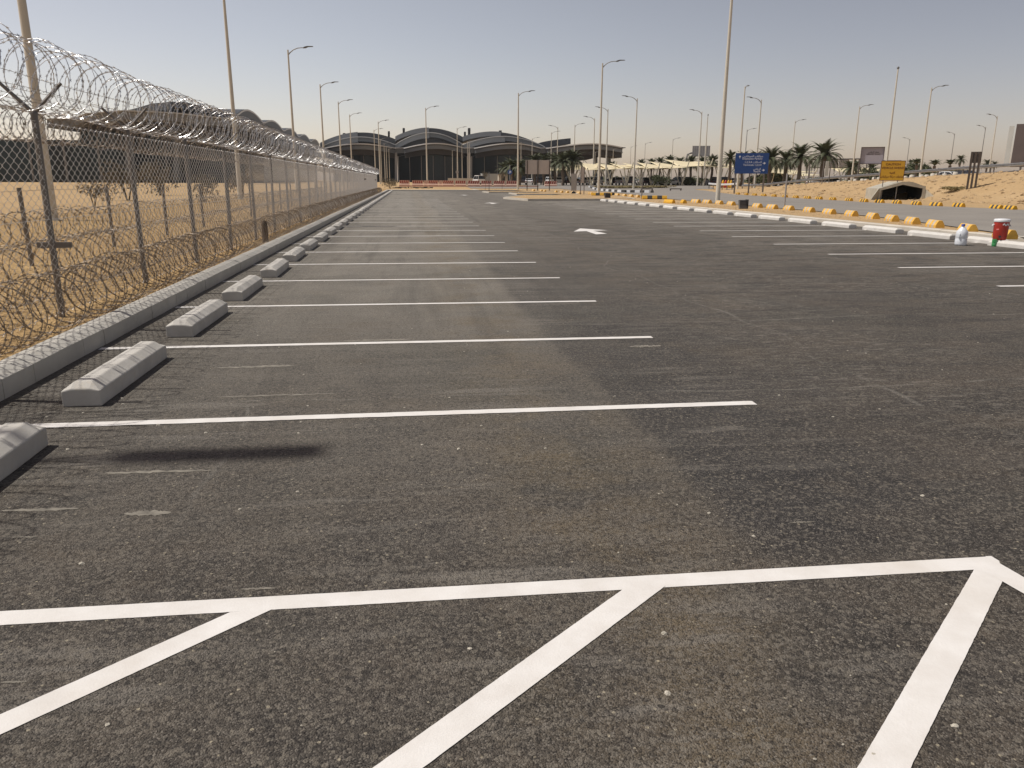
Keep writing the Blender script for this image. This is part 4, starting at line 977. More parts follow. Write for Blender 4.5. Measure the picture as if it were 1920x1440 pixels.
# litter, box and shrub beyond the kerb
b = MB()
for i in range(14): x = -3.2+i*.5; b.obox((x, .1*(i%3), .1+.05*(i%2)), .28, .12, .05+.03*(i%3), .3*i)
o = b.build('pipe_heap', MA['dark']); o.location = (at(772,350,.3).x, 140, gz(0,140)); tag(o, 'heap of dark cable and sheet lying in front of the striped barriers', 'heap')
b = MB(); b.box(-.6,-.5,0,.6,.5,.75); b.box(-.62,-.52,.77,.62,.52,.85); o = b.build('cream_block', MA['canvas']); p = at(737.5, 352.6, .13); o.location = (p.x, p.y, gz(p.x, p.y)); tag(o, 'cream concrete block beside the dry shrub at the end of the fence', 'block')
# white-black kerb stones round the car park verge
kb1 = MB(); kb1.box(-.5,-.15,0,.5,.15,.28); kb1.box(-.46,-.12,.28,.46,.12,.31); kw = kb1.mesh('painted_kerb_stone', MA['wplastic']); kk = kb1.mesh('painted_kerb_stone', MA['black'])
KP = [(1106,350.2),(1110,350.6),(1114,351.1),(1118,351.6),(1122,352.1),(1126,352.6),(1130.5,353),(1135,353.3),(1140,353.6),(1145,353.9),(1150.5,354.1),(1156.5,354.4),(1163,354.7),(1170,355),(1178,355.1),(1187,355.2),(1196,355.3),(1205,355.4),(1214,355.5),(1223,355.6)]
for i, (px, py) in enumerate(KP):
    p = at(px, py, .55); p2 = at(*KP[min(i+1, len(KP)-1)], .55) if i < len(KP)-1 else p; pm1 = at(*KP[max(i-1,0)], .55)
    d = p2-pm1; o = bpy.data.objects.new('painted_kerb_stone', kw if i % 2 == 0 else kk); C.objects.link(o); o.location = (p.x, p.y, gz(p.x, p.y)+.02); o.rotation_euler = (0,0,math.atan2(d.y, d.x)); o.scale = (d.length/2*(1.05 if i % 2 == 0 else .85), 1, 1)
    tag(o, '%s %s painted kerb stone from the left around the dry verge' % (nth(i+1), 'white' if i % 2 == 0 else 'black'), 'kerb stone', 'painted kerb stones around the car park verge')
for i in range(22):
    px = 1248+i*5.3; p = at(px, 348.2-.035*i, .63); p = Vector((p.x*200/p.y, 200+0*i, 0)); o = bpy.data.objects.new('painted_kerb_stone', kw if i % 2 == 0 else kk); C.objects.link(o); o.location = (p.x, p.y, gz(p.x, p.y)+.02); o.scale = (.75, 1, 1.6)
    tag(o, '%s %s kerb stone from the left along the far edge of the junction' % (nth(i+1), 'white' if i % 2 == 0 else 'black'), 'kerb stone', 'painted kerb stones along the junction')
for px, py, lb in ((1213,353.4,'left'),(1267,353.4,'right')):
    p = at(px, py, .5); b = MB(); b.box(-1.0,-.1,.25,1.0,.1,.38); b.box(-.95,-.08,0,-.8,.08,.25); b.box(.8,-.08,0,.95,.08,.25); o = b.build('low_bench_rail', MA['brownpost']); o.location = (p.x, p.y, gz(p.x, p.y)); tag(o, 'low dark rail on short feet in the junction, %s one of two' % lb, 'rail')

# ------------------------------------------------------------------ plants
def clump_mesh(name, mat, n, sx, sy, sz, leaf, seed, hollow=.3):
    q = random.Random(seed); b = MB(); lobes = [(q.uniform(-.6,.6)*sx, q.uniform(-.6,.6)*sy, q.uniform(.3,.75)*sz, q.uniform(.35,.6)) for _ in range(7)]
    for i in range(n):
        lx, ly, lz_, lr = q.choice(lobes); v = Vector((q.gauss(0,1), q.gauss(0,1), q.gauss(0,1))).normalized()*(q.uniform(hollow,1)**.6)*lr
        c_ = Vector((lx+v.x*sx, ly+v.y*sy, max(.02, lz_+v.z*sz*.6))); a = Vector((q.gauss(0,1), q.gauss(0,1), q.gauss(0,.7))).normalized()*leaf*q.uniform(.6,1.4); w = a.orthogonal().normalized()*leaf*.35; w = Matrix.Rotation(q.uniform(0,3), 3, a.normalized()) @ w
        b.add([c_-a, c_+w, c_+a, c_-w], [(0,1,2,3)])
    for i in range(5):
        a = q.uniform(0,6.28); b.tube([(0,0,-.1),(math.cos(a)*sx*.25, math.sin(a)*sy*.25, sz*.45),(math.cos(a)*sx*.55, math.sin(a)*sy*.55, sz*.8)], [.03*sz,.02*sz,.008*sz], 4)
    return b.mesh(name, mat)
CLG = [clump_mesh('crown', MA['leaf'], 1300, 1, 1, 1, .09, s) for s in (1,2,3)]; CLD = [clump_mesh('crown', MA['drybush'], 700, 1, 1, 1, .07, s) for s in (4,5)]; CLY = [clump_mesh('crown', MA['drygrass'], 900, 1, 1, .6, .09, s) for s in (6,7)]
def shrub(name, X, Y, sx, h, kind, label, cat='shrub', i=0, group=None, sy=None):
    me = {'g': CLG, 'd': CLD, 'y': CLY}[kind]; o = bpy.data.objects.new(name, me[i % len(me)]); C.objects.link(o); o.location = (X, Y, gz(X, Y)-.02); o.scale = (sx, sy or sx, h); o.rotation_euler = (0,0,i*1.3); return tag(o, label, cat, group)
p = at(741, 349.5, .3); shrub('dry_shrub', p.x-.3, 139, 1.5, 1.9, 'd', 'dry brown shrub at the far end of the fence')
for i, (X, Y, s_, h_) in enumerate(((-20,60,1.6,2.8),(-13.5,55,1.1,2.0),(-17.5,47,.9,1.5),(-23,78,2.0,3.3),(-14,70,1.3,2.3))):
    shrub('dry_tree', X, Y, s_, h_, 'd', '%s dry leafless bush counted from the camera inside the fenced compound' % nth([3,2,1,5,4][i]), 'bush', i, 'dry bushes in the compound')
for i, (px, w) in enumerate(((1140,2.6),(1158,2.2),(1176,2.6),(1200,2.6),(1222,2.6),(1243,2.2))):
    p = at(px, 351.2, .5); shrub('verge_shrub', p.x, p.y, w, .9, 'y', '%s low dry shrub from the left on the verge before the parked cars' % nth(i+1), 'shrub', i, 'dry verge shrubs')
for i, (px, py) in enumerate(((913,352),(929,352))):
    p = at(px, 356, .13); q = random.Random(i); b = MB(); b.tube([(0,0,-.1),(.05,0,1.6),(.02,0,2.7)], [.03,.025,.012], 5); bb = empty('sapling', (p.x+i*1.4, 133, gz(p.x,133)), 0, 'thin young sapling beyond the far kerb, %s of two' % ('left','right')[i], 'sapling'); b.build('trunk', MA['trunk'], bb)
    o = bpy.data.objects.new('crown', CLD[i]); C.objects.link(o); o.parent = bb; o.location = (0,0,1.7); o.scale = (.55,.55,1.3)
p = at(745, 353, .13)

def palm_meshes(seed, hgt, nf=42, up=False):
    q = random.Random(seed); t = MB(); pts = [(.06*math.sin(i*.9), .05*math.cos(i), hgt*i/10) for i in range(11)]
    t.tube([(0,0,-.3)]+pts, [.34]+[.27+.03*(i%2)+(.08 if i > 8 else 0) for i in range(11)], 9); tr = t.mesh('trunk', MA['trunk'])
    b = MB(); top = Vector(pts[-1])
    for i in range(nf):
        az = i*2.399+q.uniform(-.2,.2); f = i/nf; el = rad(82-(100 if not up else 35)*f+q.uniform(-8,8)); L = q.uniform(2.5,3.3)*(.85 if f < .2 else 1)*(.8 if up else 1)
        h = Vector((math.cos(az), math.sin(az), 0)); p_ = top.copy(); n = 9; mid = []
        e_ = el
        for j in range(n+1):
            mid.append(p_.copy()); p_ = p_+(h*math.cos(e_)+Vector((0,0,math.sin(e_))))*(L/n); e_ -= rad(5.5+5*j/n+(3 if f > .4 else 0))
        side = Vector((-h.y, h.x, 0))
        b.tube(mid, [.035*(1-.8*j/n) for j in range(n+1)], 3, cap=False)
        for j in range(1, n*2+1):
            u_ = j/(n*2); k_ = min(n-1, int(u_*n)); c_ = mid[k_].lerp(mid[k_+1], u_*n-k_); d_ = (mid[k_+1]-mid[k_]).normalized()
            ll = .62*math.sin(math.pi*min(1, .15+u_*.9))+.10
            for s_ in (-1, 1):
                tip = c_+(side*s_*.72+d_*.62+Vector((0,0,-.10 if u_ > .3 else .1))).normalized()*ll; wv = d_*.085
                b.add([c_-wv, c_+wv, tip], [(0,1,2)])
    return tr, b.mesh('crown', MA['frond'])
PM = [palm_meshes(11, 4.2), palm_meshes(12, 4.8, 48), palm_meshes(13, 3.4, 38), palm_meshes(14, 4.0, 22, True)]
def palm(px, pyc, Y, var, label, sc=1., white=False, gb=None):
    """crown centre at pixel (px, pyc), at distance Y"""
    tr, cr = PM[var]; H0 = [4.2,4.8,3.4,4.0][var]; c_ = atY(px, pyc, Y); g = gz(c_.x, Y); r = empty('palm_tree', (c_.x, Y, g), px*.37, label, 'palm tree', 'date palms beyond the road')
    H = c_.z-g
    o = bpy.data.objects.new('trunk', tr); C.objects.link(o); o.parent = r; o.scale = (sc, sc, H/H0)
    o = bpy.data.objects.new('crown', cr); C.objects.link(o); o.parent = r; o.scale = (sc, sc, sc); o.location = (0,0,H-H0*sc)
    if white:
        b = MB(); b.lathe([(.36*sc,-.1),(.36*sc,1.1)], n=10); b.build('white_trunk_base', MA['wplastic'], r)
    return r
PALMS = [(1545,292,118,1,1.25),(1501,295,124,0,1.15),(1474,303,130,2,1.1),(1445,301,126,0,1.15),(1393,300,165,0,1.0),(1370,299,165,2,1.0),(1418,301,160,2,1.1),(1336,305,190,1,1.05),(1318,306,210,2,1.),(1296,307,200,0,1.1),(1275,307,215,2,1.),(1256,304,210,1,1.),(1238,307,225,0,1.),(1222,308,225,2,.95),(1203,309,240,0,.9),(1147,312,235,2,.9),(1128,315,235,2,.8),
         (1074,301,165,1,1.2),(1056,305,165,0,1.15),(1041,305,175,2,1.1),(1020,304,180,0,1.1),(1003,304,175,1,1.0),(975,314,170,2,1.0),(960,314,172,0,1.05),(947,317,176,2,.9),(1594,316,150,2,.9),(1606,312,170,0,.8),(1634,318,190,2,1.),(1385,318,150,2,.7)]
order = sorted(range(len(PALMS)), key=lambda i: PALMS[i][0]); rank = {j: n_+1 for n_, j in enumerate(order)}
for i, (px, py, Y, v_, s_) in enumerate(PALMS):
    palm(px, py, Y, v_, '%s date palm counted from the left along the skyline' % nth(rank[i]), s_, white=(px == 1501))
for i, (px, py, Y) in enumerate(((1719,309,150),(1752,311,150),(1781,310,150))):
    palm(px, py, Y, 3, 'cropped upright palm behind the guardrail, %s of three' % ('left','middle','right')[i], .8)
for i, (px, py, Y, s_) in enumerate(((1801,300,260,.95),(1851,308,260,1.0),(1708,307,260,.8),(1865,309,300,.8))):
    palm(px, py, Y, 2, 'small distant fan-crowned palm, %s from the left of four beyond the guardrail' % nth([2,3,1,4][i]), s_)
SH = [(1443,331,6,4),(1455,332,6,3.5),(1467,333,5,2.5),(1418,330,5,3),(1640,325,6,5),(1655,322,6,5),(1672,322,6,5.5),(1700,318,7,6),(1712,317,7,6.5),(1728,318,7,6),(1740,321,6,4.5),(1755,322,6,4.2),(1770,322,6,4.2),(1788,321,6,4.5),(1801,320,6,5),(1815,322,5,3.6),(1626,326,5,4),(1530,330,5,2.6),(1240,335,4,2.8),(1300,335,4,2.6)]
for i, (px, py, w, h_) in enumerate(sorted(SH)):
    Y = 172+(i*7)%23; c_ = atY(px, py, Y); shrub('green_shrub', c_.x, Y, w*.62, h_*.9, 'g', '%s dark green bush counted from the left among the palms' % nth(i+1), 'bush', i, 'green bushes beyond the road')
far = MB(); q = random.Random(5)
for i in range(9000):
    X = q.uniform(80, 900); Y = q.uniform(620, 760); hh = 3+4*mnoise.noise(Vector((X*.02,0,0))); z = .6+q.random()*max(1, hh); a = Vector((q.gauss(0,1), q.gauss(0,1), q.gauss(0,.6))).normalized()*1.7; w = a.orthogonal().normalized()*.9
    c_ = Vector((X, Y, z)); far.add([c_-a, c_+w, c_+a, c_-w], [(0,1,2,3)])
tag(far.build('distant_tree_line', MA['leaf']), kind='stuff')
shrub('dry_bush_on_bank', 47, 63, 1.2, .7, 'y', 'low dry bush on the embankment right of the culvert')

# ------------------------------------------------------------------ shade canopies
def canopy(px, Y, w, zl, zh, dep, label, flip=1, rz=0, strut=True):
    zl -= .7; zh -= 1.05
    c_ = atY(px, 340, Y); g = gz(c_.x, Y); r = empty('shade_canopy', (c_.x, Y, g), rad(rz), label, 'canopy', 'cream shade canopies over the car park')
    b = MB(); n = 8; vs = []
    cs = {(0,0): zl, (1,0): zl+.5*flip, (0,1): zh+.5, (1,1): zh+.2-.5*flip}
    for lay in (0, -.05):
        for j in range(n+1):
            for i in range(n+1):
                u, v = i/n, j/n; z = cs[0,0]*(1-u)*(1-v)+cs[1,0]*u*(1-v)+cs[0,1]*(1-u)*v+cs[1,1]*u*v; sag = .35*math.sin(math.pi*u)*math.sin(math.pi*v)
                pin = .06*w*math.sin(math.pi*v); pin2 = .05*dep*math.sin(math.pi*u)
                vs.append((-w/2+w*u+(pin if u < .5 else -pin)*abs(2*u-1), -dep/2+dep*v+(pin2 if v < .5 else -pin2)*abs(2*v-1), z-sag*.5+lay))
    m = (n+1)**2; fs = []
    for j in range(n):
        for i in range(n):
            a = j*(n+1)+i; fs += [(a, a+1, a+n+2, a+n+1), (m+a+n+1, m+a+n+2, m+a+1, m+a)]
    for i in range(n): fs += [(i, m+i, m+i+1, i+1), (n*(n+1)+i, n*(n+1)+i+1, m+n*(n+1)+i+1, m+n*(n+1)+i), (i*(n+1), (i+1)*(n+1), m+(i+1)*(n+1), m+i*(n+1)), (i*(n+1)+n, m+i*(n+1)+n, m+(i+1)*(n+1)+n, (i+1)*(n+1)+n)]
    b.add(vs, fs, True); b.build('fabric', MA['canvas'], r)
    for sx in (-1, 1):
        b = MB(); b.tube([(sx*w*.28, -dep*.42, -.2), (sx*w*.49, -dep*.5, (zh if (sx > 0 and flip > 0) else zl)+.5)], [.17,.12], 7); b.build('leaning_strut', MA['canvasp'], r)
        b = MB(); b.tube([(sx*w*.28, -dep*.36, -.2), (sx*w*.12, -dep*.25, zl*.98)], [.13,.1], 6); b.build('leaning_strut', MA['canvasp'], r)
    return r
CAN = [(1052,186,7.5,3.9,5.0,9,1),(1085,182,7.5,4.,5.4,10,1),(1118,180,6.8,4.,5.8,11,1),(1150,178,6.,4.1,5.6,11,1),(1176,178,5.4,4.2,5.6,11,1),(1200,178,5.2,4.2,5.7,11,1),(1226,180,6.,4.3,5.9,11,1),(1252,183,6.4,4.4,6.2,12,1),
       (1288,190,8.5,5.,6.9,12,1),(1325,192,7.5,5.4,6.4,11,-1),(1352,192,6.5,4.9,6.2,10,1),(1390,190,7.5,4.8,6.0,10,1),(1100,212,14,5.2,6.2,9,1),(1160,214,14,5.2,6.2,9,1),(1225,216,16,5.0,6.0,9,1),(1448,178,7,3.8,5.2,9,-1),(1484,182,8,3.6,5.0,9,1),(1585,186,8,4.2,5.4,8,-1),(1640,186,8,3.8,5.0,8,-1),(1520,200,10,3.2,4.2,8,1)]
for i, (px, Y, w, zl, zh, dp, fl) in enumerate(sorted(CAN)):
    canopy(px, Y, w, zl, zh, dp, '%s cream fabric shade canopy on leaning struts counted from the left' % nth(i+1), fl, rz=(i*37)%9-4)

# ------------------------------------------------------------------ cars
def car_meshes(kind, paint):
    """length along local X, front towards +X"""
    if kind == 'suv': body = [(-2.35,.42),(-2.4,.95),(-2.3,1.15),(1.25,1.18),(2.25,1.0),(2.4,.75),(2.38,.42)]; cab = [(-2.28,1.14),(-2.05,1.82),(.15,1.84),(1.05,1.17)]
    elif kind == 'van': body = [(-2.5,.42),(-2.52,1.1),(1.9,1.15),(2.45,.95),(2.5,.42)]; cab = [(-2.5,1.1),(-2.42,2.05),(1.1,2.05),(1.95,1.14)]
    else: body = [(-2.25,.40),(-2.3,.85),(-2.1,1.0),(1.1,1.0),(2.1,.82),(2.28,.62),(2.25,.40)]; cab = [(-1.75,.99),(-1.1,1.44),(.15,1.46),(1.1,.99)]
    b = MB(); b.prism(body, lambda u, v, d: (u, d, v), -.9, .9)
    n = len(cab); vs = []
    for s in (-1, 1):
        for u, v in cab: vs.append((u, s*(.86 if v < 1.2 else .72), v))
    b.add(vs, [tuple(range(n)), tuple(range(2*n-1, n-1, -1))]+[(i, n+i, n+(i+1)%n, (i+1)%n) for i in range(n)])
    parts = [('body', b.mesh('body', paint))]
    b = MB()
    cz0, cz1 = cab[0][1], cab[1][1]
    for s in (-1, 1):
        lo, hi = .12, .86
        def P_(u, t): return (u, s*((.86+( .72-.86)*t)+.012), cz0+(cz1-cz0)*t)
        x0, x3 = cab[0][0], cab[3][0]; x1, x2 = cab[1][0], cab[2][0]
        xa = lambda t: x0+(x1-x0)*t+.12; xb = lambda t: x3+(x2-x3)*t-.14; mid = (x1+x2)/2
        b.add([P_(xa(lo),lo), P_(mid-.05,lo), P_(mid-.05,hi), P_(xa(hi),hi)], [(0,1,2,3)]); b.add([P_(mid+.05,lo), P_(xb(lo),lo), P_(xb(hi),hi), P_(mid+.05,hi)], [(0,1,2,3)])
    for a_, c_, off in ((cab[0], cab[1], -.015), (cab[3], cab[2], .015)):
        q0 = [(a_[0]+(c_[0]-a_[0])*t+off, s*(.8-.13*t), a_[1]+(c_[1]-a_[1])*t+.01) for t, s in ((.15,-1),(.15,1),(.88,1),(.88,-1))]; b.add(q0, [(0,1,2,3)])
    parts.append(('windows', b.mesh('windows', MA['glass'])))
    wb = MB(); wb.prism([(.34*math.cos(a*math.pi/8), .34*math.sin(a*math.pi/8)) for a in range(16)], lambda u, v, d: (u, d, v), -.11, .11); wm = wb.mesh('wheel', MA['tyre'])
    tl = MB()
    tl.box(-.03,-.12,-.08,.03,.12,.08); tm = tl.mesh('tail_light', MA['tail']); hm = tl.mesh('headlight', MA['wplastic'])
    return parts, wm, tm, hm, body
paints = {'white': MA['white'], 'silver': MA['silver'], 'dark': MA['cardark']}; CM = {}
def car(px, Y, kind, paint, rz, label):
    key = (kind, paint)
    if key not in CM: CM[key] = car_meshes(kind, paints[paint])
    parts, wm, tm, hm, body = CM[key]; c_ = atY(px, 340, Y); r = empty('parked_car', (c_.x, Y, gz(c_.x, Y)+.06), rad(rz), label, 'car', 'cars parked under the canopies')
    for n_, m_ in parts: o = bpy.data.objects.new(n_, m_); C.objects.link(o); o.parent = r
    for sx in (-1.45, 1.4):
        for sy in (-.82, .82): o = bpy.data.objects.new('wheel', wm); C.objects.link(o); o.parent = r; o.location = (sx, sy, .34)
    for sy in (-.7, .7):
        o = bpy.data.objects.new('tail_light', tm); C.objects.link(o); o.parent = r; o.location = (body[1][0]-.02, sy, .82)
        o = bpy.data.objects.new('headlight', hm); C.objects.link(o); o.parent = r; o.location = (body[-2][0]-.03, sy, .72)
CARS = [(1165,181,'suv','silver',60,'silver'),(1152,184,'suv','dark',60,'dark'),(1182,187,'van','dark',70,'dark'),(1196,186,'sedan','white',95,'white'),(1212,182,'suv','dark',80,'dark'),(1234,182,'sedan','white',10,'white'),(1220,190,'sedan','silver',60,'silver'),(1109,182,'suv','white',70,'white'),(1120,184,'van','white',90,'white'),(1090,186,'suv','white',95,'white'),(1066,186,'suv','dark',90,'dark'),(1030,188,'suv','white',100,'white'),(1010,190,'suv','dark',90,'dark'),(992,190,'sedan','white',80,'white'),(980,192,'suv','dark',80,'dark'),(898,180,'van','white',100,'white'),(1258,188,'sedan','white',20,'white'),(1283,190,'van','dark',15,'dark'),(1355,185,'van','dark',10,'dark'),(1141,184,'sedan','white',75,'white'),(1080,184,'sedan','silver',80,'silver'),(1048,187,'suv','white',85,'white'),(1298,193,'sedan','white',15,'white'),(1320,190,'suv','silver',30,'silver'),(1338,192,'sedan','white',80,'white'),(1246,192,'suv','white',85,'white'),(1270,195,'suv','dark',60,'dark'),(1460,180,'sedan','white',15,'white'),(1530,185,'suv','white',20,'white'),(1560,190,'van','silver',10,'silver'),(1372,186,'suv','white',20,'white')]
for i, (px, Y, kd, pt, rz, cn) in enumerate(sorted(CARS)):
    car(px, Y, kd, pt, rz, '%s %s parked car counted from the left near the canopies' % (nth(i+1), cn))
for i, (px, lb) in enumerate(((1783,'pinkish'),(1812,'dark'))):
    c_ = atX(px, 330, 70); CMk = ('sedan', 'white' if i == 0 else 'dark')
    car(px, c_.y, *CMk, -75, '%s car on the raised road behind the guardrail' % ('white','dark')[i])

# guard booth and small items behind the barriers
bo = empty('guard_booth', (atY(942.5,340,175).x, 175, gz(20,175)), 0, 'small cream guard booth with a dark window left of the palms', 'booth')
b = MB(); b.box(-1.0,-1,0,1.0,1,2.3); b.build('wall', MA['conc'], bo); b = MB(); b.box(-1.15,-1.15,2.3,1.15,1.15,2.5); b.build('roof', MA['fascia'], bo); b = MB(); b.box(-.42,-1.03,.9,.42,-1.003,1.9); b.build('window', MA['glass'], bo)
p = atY(921, 340, 182); b = MB(); b.box(-2.2,-2,0,2.2,2,2.4); b.box(-2.3,-2.1,2.4,2.3,2.1,2.5); o = b.build('site_cabin', MA['boardside']); o.location = (p.x, 182, gz(20,182)); tag(o, 'white corrugated site cabin left of the guard booth', 'cabin')
e = thin_post(956, 319, 348, 'small blue traffic sign on a pole beside the guard booth', 'signback', .06)
e.location = (atY(956,340,160).x, 160, gz(20,160)); b = MB(); b.prism([(.5*math.cos(a*math.pi/9), .5*math.sin(a*math.pi/9)) for a in range(18)], lambda u, v, d: (u, d, 2.7+v), -.1, -.06); pl_ = b.build('round_plate', MA['blue'], e)
b = MB(); arrow(b, 0, 2.7, .7, rad(-45), -.105); b.build('arrow', MA['signtext'], pl_)

# ------------------------------------------------------------------ airport terminal
term = empty('airport_terminal', (13, 420, .63), 0, 'long dark airport terminal with wavy stepped grey roof and curved glass bays', 'airport terminal')
TO = Vector((13, 420, .63))
def loft(name, xs, yt, yb, Y0, depth, mat, bulge=0., x0=None, x1=None, parent=None, org=TO):
    """solid whose front outline is the given pair of pixel curves placed at distance Y0; bulges towards the viewer"""
    b = MB(); top = []; bot = []; n = len(xs)
    for i, x in enumerate(xs):
        t = (x-(x0 if x0 is not None else xs[0]))/((x1 if x1 is not None else xs[-1])-(x0 if x0 is not None else xs[0])); o_ = -bulge*math.sin(math.pi*t)
        p = atY(x, yt(x), Y0); q_ = atY(x, yb(x), Y0); top.append(Vector((p.x, Y0+o_, p.z))-org); bot.append(Vector((q_.x, Y0+o_, q_.z))-org)
    D = Vector((0, depth, 0)); vs = top+bot+[Vector((v.x, Y0+depth-org.y, v.z)) for v in top]+[Vector((v.x, Y0+depth-org.y, v.z)) for v in bot]; fs = []
    for i in range(n-1): fs += [(n+i, n+i+1, i+1, i), (i, i+1, 2*n+i+1, 2*n+i), (n+i, 3*n+i, 3*n+i+1, n+i+1), (2*n+i, 2*n+i+1, 3*n+i+1, 3*n+i)]
    fs += [(0, 2*n, 3*n, n), (n-1, 2*n-1, 4*n-1, 3*n-1)]
    b.add(vs, fs); return b.build(name, MA[mat], parent or term)
def lin(a, c_, n=14): return [a+(c_-a)*i/n for i in range(n+1)]
def arc(x0, x1, ya, yb_, pk, pw=.85):
    def f(x):
        t = min(1, max(0, (x-x0)/(x1-x0))); return ya+(yb_-ya)*t-(((ya+yb_)/2)-pk)*(math.sin(math.pi*t)**pw)
    return f
# upper vaults, facet light put into colour: left half paler, right half darker, pale rim
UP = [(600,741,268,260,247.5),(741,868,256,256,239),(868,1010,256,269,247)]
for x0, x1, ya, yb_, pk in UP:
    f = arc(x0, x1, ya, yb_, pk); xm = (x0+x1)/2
    loft('roof_vault', lin(x0, xm), f, lambda x: f(x)+9, 455, 60, 'rooflit', 0); loft('roof_vault', lin(xm+.4, x1), lambda x: f(x)+1, lambda x: f(x)+10, 457, 60, 'roofd', 0)
f4 = lambda x: 269-10*((x-1010)/60)**.6 if x > 1010 else 269
loft('roof_vault', lin(1008, 1070), f4, lambda x: f4(x)+11, 455, 60, 'roofd')
LO = [(604,741,274,271,257),(741,868,271,271,249),(868,1022,271,275,256)]
for x0, x1, ya, yb_, pk in LO:
    f = arc(x0, x1, ya, yb_, pk); xm = (x0+x1)/2
    loft('roof_rim', lin(x0, x1, 24), f, lambda x: f(x)+1.2, 438, 16, 'rooftrim', 6)
    loft('roof_vault', lin(x0, xm), lambda x: f(x)+1.2, lambda x: min(277, f(x)+11), 439, 40, 'rooflit', 5, x0, x1)  # lower vaults too: left half coloured lit, right half coloured shaded
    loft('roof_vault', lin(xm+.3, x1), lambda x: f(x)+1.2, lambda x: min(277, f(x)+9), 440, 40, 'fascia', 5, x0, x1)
    g_ = lambda x: min(277.5, f(x)+10.6)
    loft('roof_vault', lin(x0, x1, 24), g_, lambda x: 279, 443, 30, 'roofd', 4)
# big lower roof body
loft('roof_deck', lin(606, 1070, 4), lambda x: 274, lambda x: 283, 447, 60, 'roofd')
loft('link_roof', lin(610, 1168, 10), lambda x: 276.6, lambda x: 278, 424, 20, 'rooftrim')
loft('link_fascia', lin(612, 1160, 10), lambda x: 278.1, lambda x: 287, 425.5, 22, 'fascia')
for x0, x1, pk in ((608,742,271),(757,872,270.2),(890,1015,270.2),(1026,1168,271)):
    f = arc(x0, x1, 277, 277 if x1 < 1100 else 276, pk, 1.0); bl = 14
    loft('eave_rim', lin(x0, x1, 24), f, lambda x: f(x)+2, 420, 20, 'rooftrim', bl)
    loft('eave_fascia', lin(x0+.5, x1-.5, 24), lambda x: f(x)+2, lambda x: f(x)+4.2, 420.6, 20, 'roofd', bl-.3)
    loft('eave_fascia', lin(x0+1, x1-1, 24), lambda x: f(x)+4.2, lambda x: f(x)+10.5, 421.2, 20, 'fascia', bl-.5)
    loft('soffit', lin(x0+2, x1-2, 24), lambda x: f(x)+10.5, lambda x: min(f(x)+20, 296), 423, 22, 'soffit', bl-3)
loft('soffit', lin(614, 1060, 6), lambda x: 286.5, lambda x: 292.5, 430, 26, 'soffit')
for x0, x1 in ((625,742),(746,876),(884,1020)):
    loft('glass_wall', lin(x0, x1, 20), arc(x0, x1, 294, 294, 288), lambda x: 345.5, 428, 30, 'cglass', 9)
    loft('glass_rim', lin(x0, x1, 20), arc(x0, x1, 293, 293, 287.2), arc(x0, x1, 294, 294, 288), 427.6, 1, 'fascia', 9.2)
    for j in range(7):
        x = x0+(x1-x0)*(j+.0)/6; t = j/6; bg_ = 9*math.sin(math.pi*t); p = atY(x, 292, 427.5); b = MB(); wv = .35 if j in (0, 6) else .13
        b.box(p.x-wv-13, 427.5-bg_-.35-420, -.6, p.x+wv-13, 427.5-bg_-.05-420, atY(x, 293, 427).z-.63); b.build('mullion', MA['signback' if j in (0,6) else 'raildk'], term)
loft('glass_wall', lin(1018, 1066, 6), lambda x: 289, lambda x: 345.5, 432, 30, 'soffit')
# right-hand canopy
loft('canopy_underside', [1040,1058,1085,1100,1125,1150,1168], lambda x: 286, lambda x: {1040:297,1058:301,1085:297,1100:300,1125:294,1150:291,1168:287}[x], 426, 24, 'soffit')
loft('canopy_edge', lin(1100, 1173, 4), lambda x: 276.2, lambda x: 277.6, 419, 8, 'roofd')
for px in (1118, 1143): loft('column', lin(px-2.4, px+2.4, 2), lambda x: 292, lambda x: 346, 436, 4, 'fascia')
for px in (742.5, 880): loft('column', lin(px-2.2, px+2.2, 2), lambda x: 286, lambda x: 346, 424, 3, 'signback')
for px, y0, y1, w in ((645,249.5,259,2.3),(729,246,254,1.8),(757,240,249.5,2.1),(872,247,254,1.6),(880,240,251,2.1),(938.5,244.5,250,2.2),(663,262,270,1.5)):
    loft('roof_vent', lin(px-w, px+w, 2), lambda x: y0, lambda x: y1+4, 462, 3, 'soffit'); loft('vent_cap', lin(px-w*1.15, px+w*1.15, 2), lambda x: y0+2.6, lambda x: y0+3.4, 461.6, 4, 'fascia')

# terminal wing on the left, running away from the camera
wing = empty('terminal_wing', (-58, 230, .13), 0, 'dark side wing of the terminal with wavy roof seen behind the fence', 'terminal wing')
WO = Vector((-58, 230, .13))
def wv_(Y): return 23.6+2.6*abs(math.sin(math.pi*(Y-283)/52.))-4.2*(1-sst(246,305,Y))
ysw = steps((246,540,5.2)); b = MB(); vs = []
for Y in ysw: vs += [(-57, Y, wv_(Y)), (-57, Y, wv_(Y)-4.2), (-70, Y, wv_(Y)), (-70, Y, wv_(Y)-4.2)]
n = len(ysw); b.add([Vector(v)-WO for v in vs], [(4*i, 4*i+4, 4*i+5, 4*i+1) for i in range(n-1)]+[(4*i+2, 4*i+6, 4*i+4, 4*i) for i in range(n-1)]+[(4*i+1, 4*i+5, 4*i+7, 4*i+3) for i in range(n-1)]+[(0,1,3,2)]); b.build('roof', MA['roofd'], wing)
b = MB(); b.add([Vector((x_, Y, wv_(Y)+dz))-WO for Y in ysw for x_, dz in ((-56.6,.05),(-56.6,-.55))], [(2*i, 2*i+2, 2*i+3, 2*i+1) for i in range(n-1)]); b.build('roof_rim', MA['rooftrim'], wing)
b = MB(); b.box(2.,14,15.6,-14,310,18.4); b.build('eave', MA['fascia'], wing)
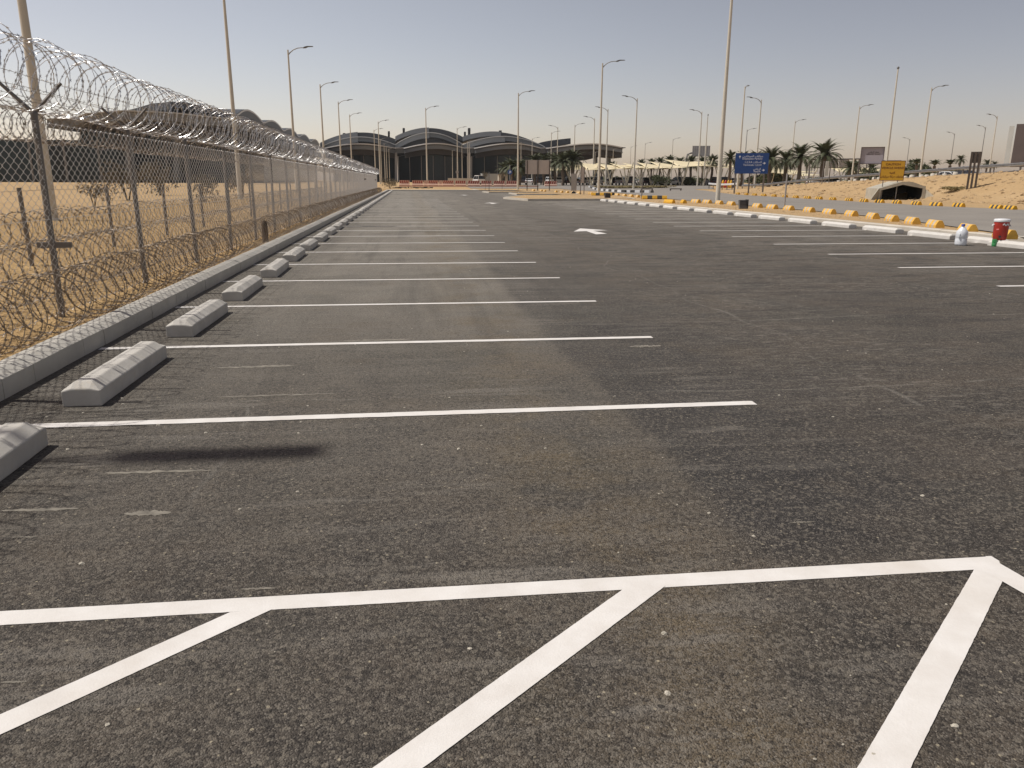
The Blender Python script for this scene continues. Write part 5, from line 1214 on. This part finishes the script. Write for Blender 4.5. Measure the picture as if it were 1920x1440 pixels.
b = MB(); b.box(-2,16,0,-14,310,15.7); b.build('glass_wall', MA['cglass'], wing)
b = MB(); b.box(-6,9,0,-150,180,11.9); b.build('lower_block', MA['cglass'], wing)
for x_ in range(-145, -5, 9): bb_ = MB(); bb_.box(x_-.25, 8.6, 0, x_+.25, 8.95, 12.); bb_.build('mullion', MA['raildk'], wing)
fN = lambda x: np.interp(x, [84,150,165,240,285,320,345,400,440,480], [222.5,218.5,212,207,194,190.5,191,203,215,226])
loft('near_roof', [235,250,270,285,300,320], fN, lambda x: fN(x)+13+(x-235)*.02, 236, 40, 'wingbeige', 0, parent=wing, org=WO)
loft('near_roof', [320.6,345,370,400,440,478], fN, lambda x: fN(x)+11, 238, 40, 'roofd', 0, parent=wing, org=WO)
fE = lambda x: np.interp(x, [84,150,165,240,330,430,480], [222.5,219,213,208,212,222,232])
loft('near_eave_rim', [84,150,165,240,330,430,478], fE, lambda x: fE(x)+1.6, 229, 30, 'rooftrim', 3, parent=wing, org=WO)
loft('near_eave', [88,150,165,240,330,430,476], lambda x: fE(x)+1.6, lambda x: fE(x)+np.interp(x, [88,165,240,480], [17,16,17,16]), 230, 30, 'wingbeige', 3, parent=wing, org=WO)
loft('near_soffit', [130,165,240,330,430,470], lambda x: fE(x)+17, lambda x: fE(x)+np.interp(x, [130,165,240,480], [22,30,38,40]), 236, 30, 'soffit', 0, parent=wing, org=WO)
loft('near_glass', [150,200,260,330,400,460], lambda x: 244, lambda x: 346, 240, 30, 'cglass', 0, parent=wing, org=WO)
for px in (240, 330): loft('column', [px-5, px+5], lambda x: 244, lambda x: 346, 234, 3, 'wingbeige', 0, parent=wing, org=WO)

# ------------------------------------------------------------------ dusty air
if HAZE:
    b = MB(); b.box(-3200, -650, -1.6, 3200, 3300, 42); hz_ = b.mesh('haze', [])
    hm_ = bpy.data.materials.new('dusty_air'); hm_.use_nodes = True; nt = hm_.node_tree; nt.nodes.remove(nt.nodes['Principled BSDF']); pv = nt.nodes.new('ShaderNodeVolumePrincipled')
    pv.inputs['Color'].default_value = (.91,.895,.88,1); pv.inputs['Density'].default_value = HAZE; pv.inputs['Anisotropy'].default_value = .35
    nt.links.new(pv.outputs[0], nt.nodes['Material Output'].inputs['Volume']); hz_.materials.clear(); hz_.materials.append(hm_)
    o = bpy.data.objects.new('haze', hz_); C.objects.link(o); tag(o, kind='stuff')
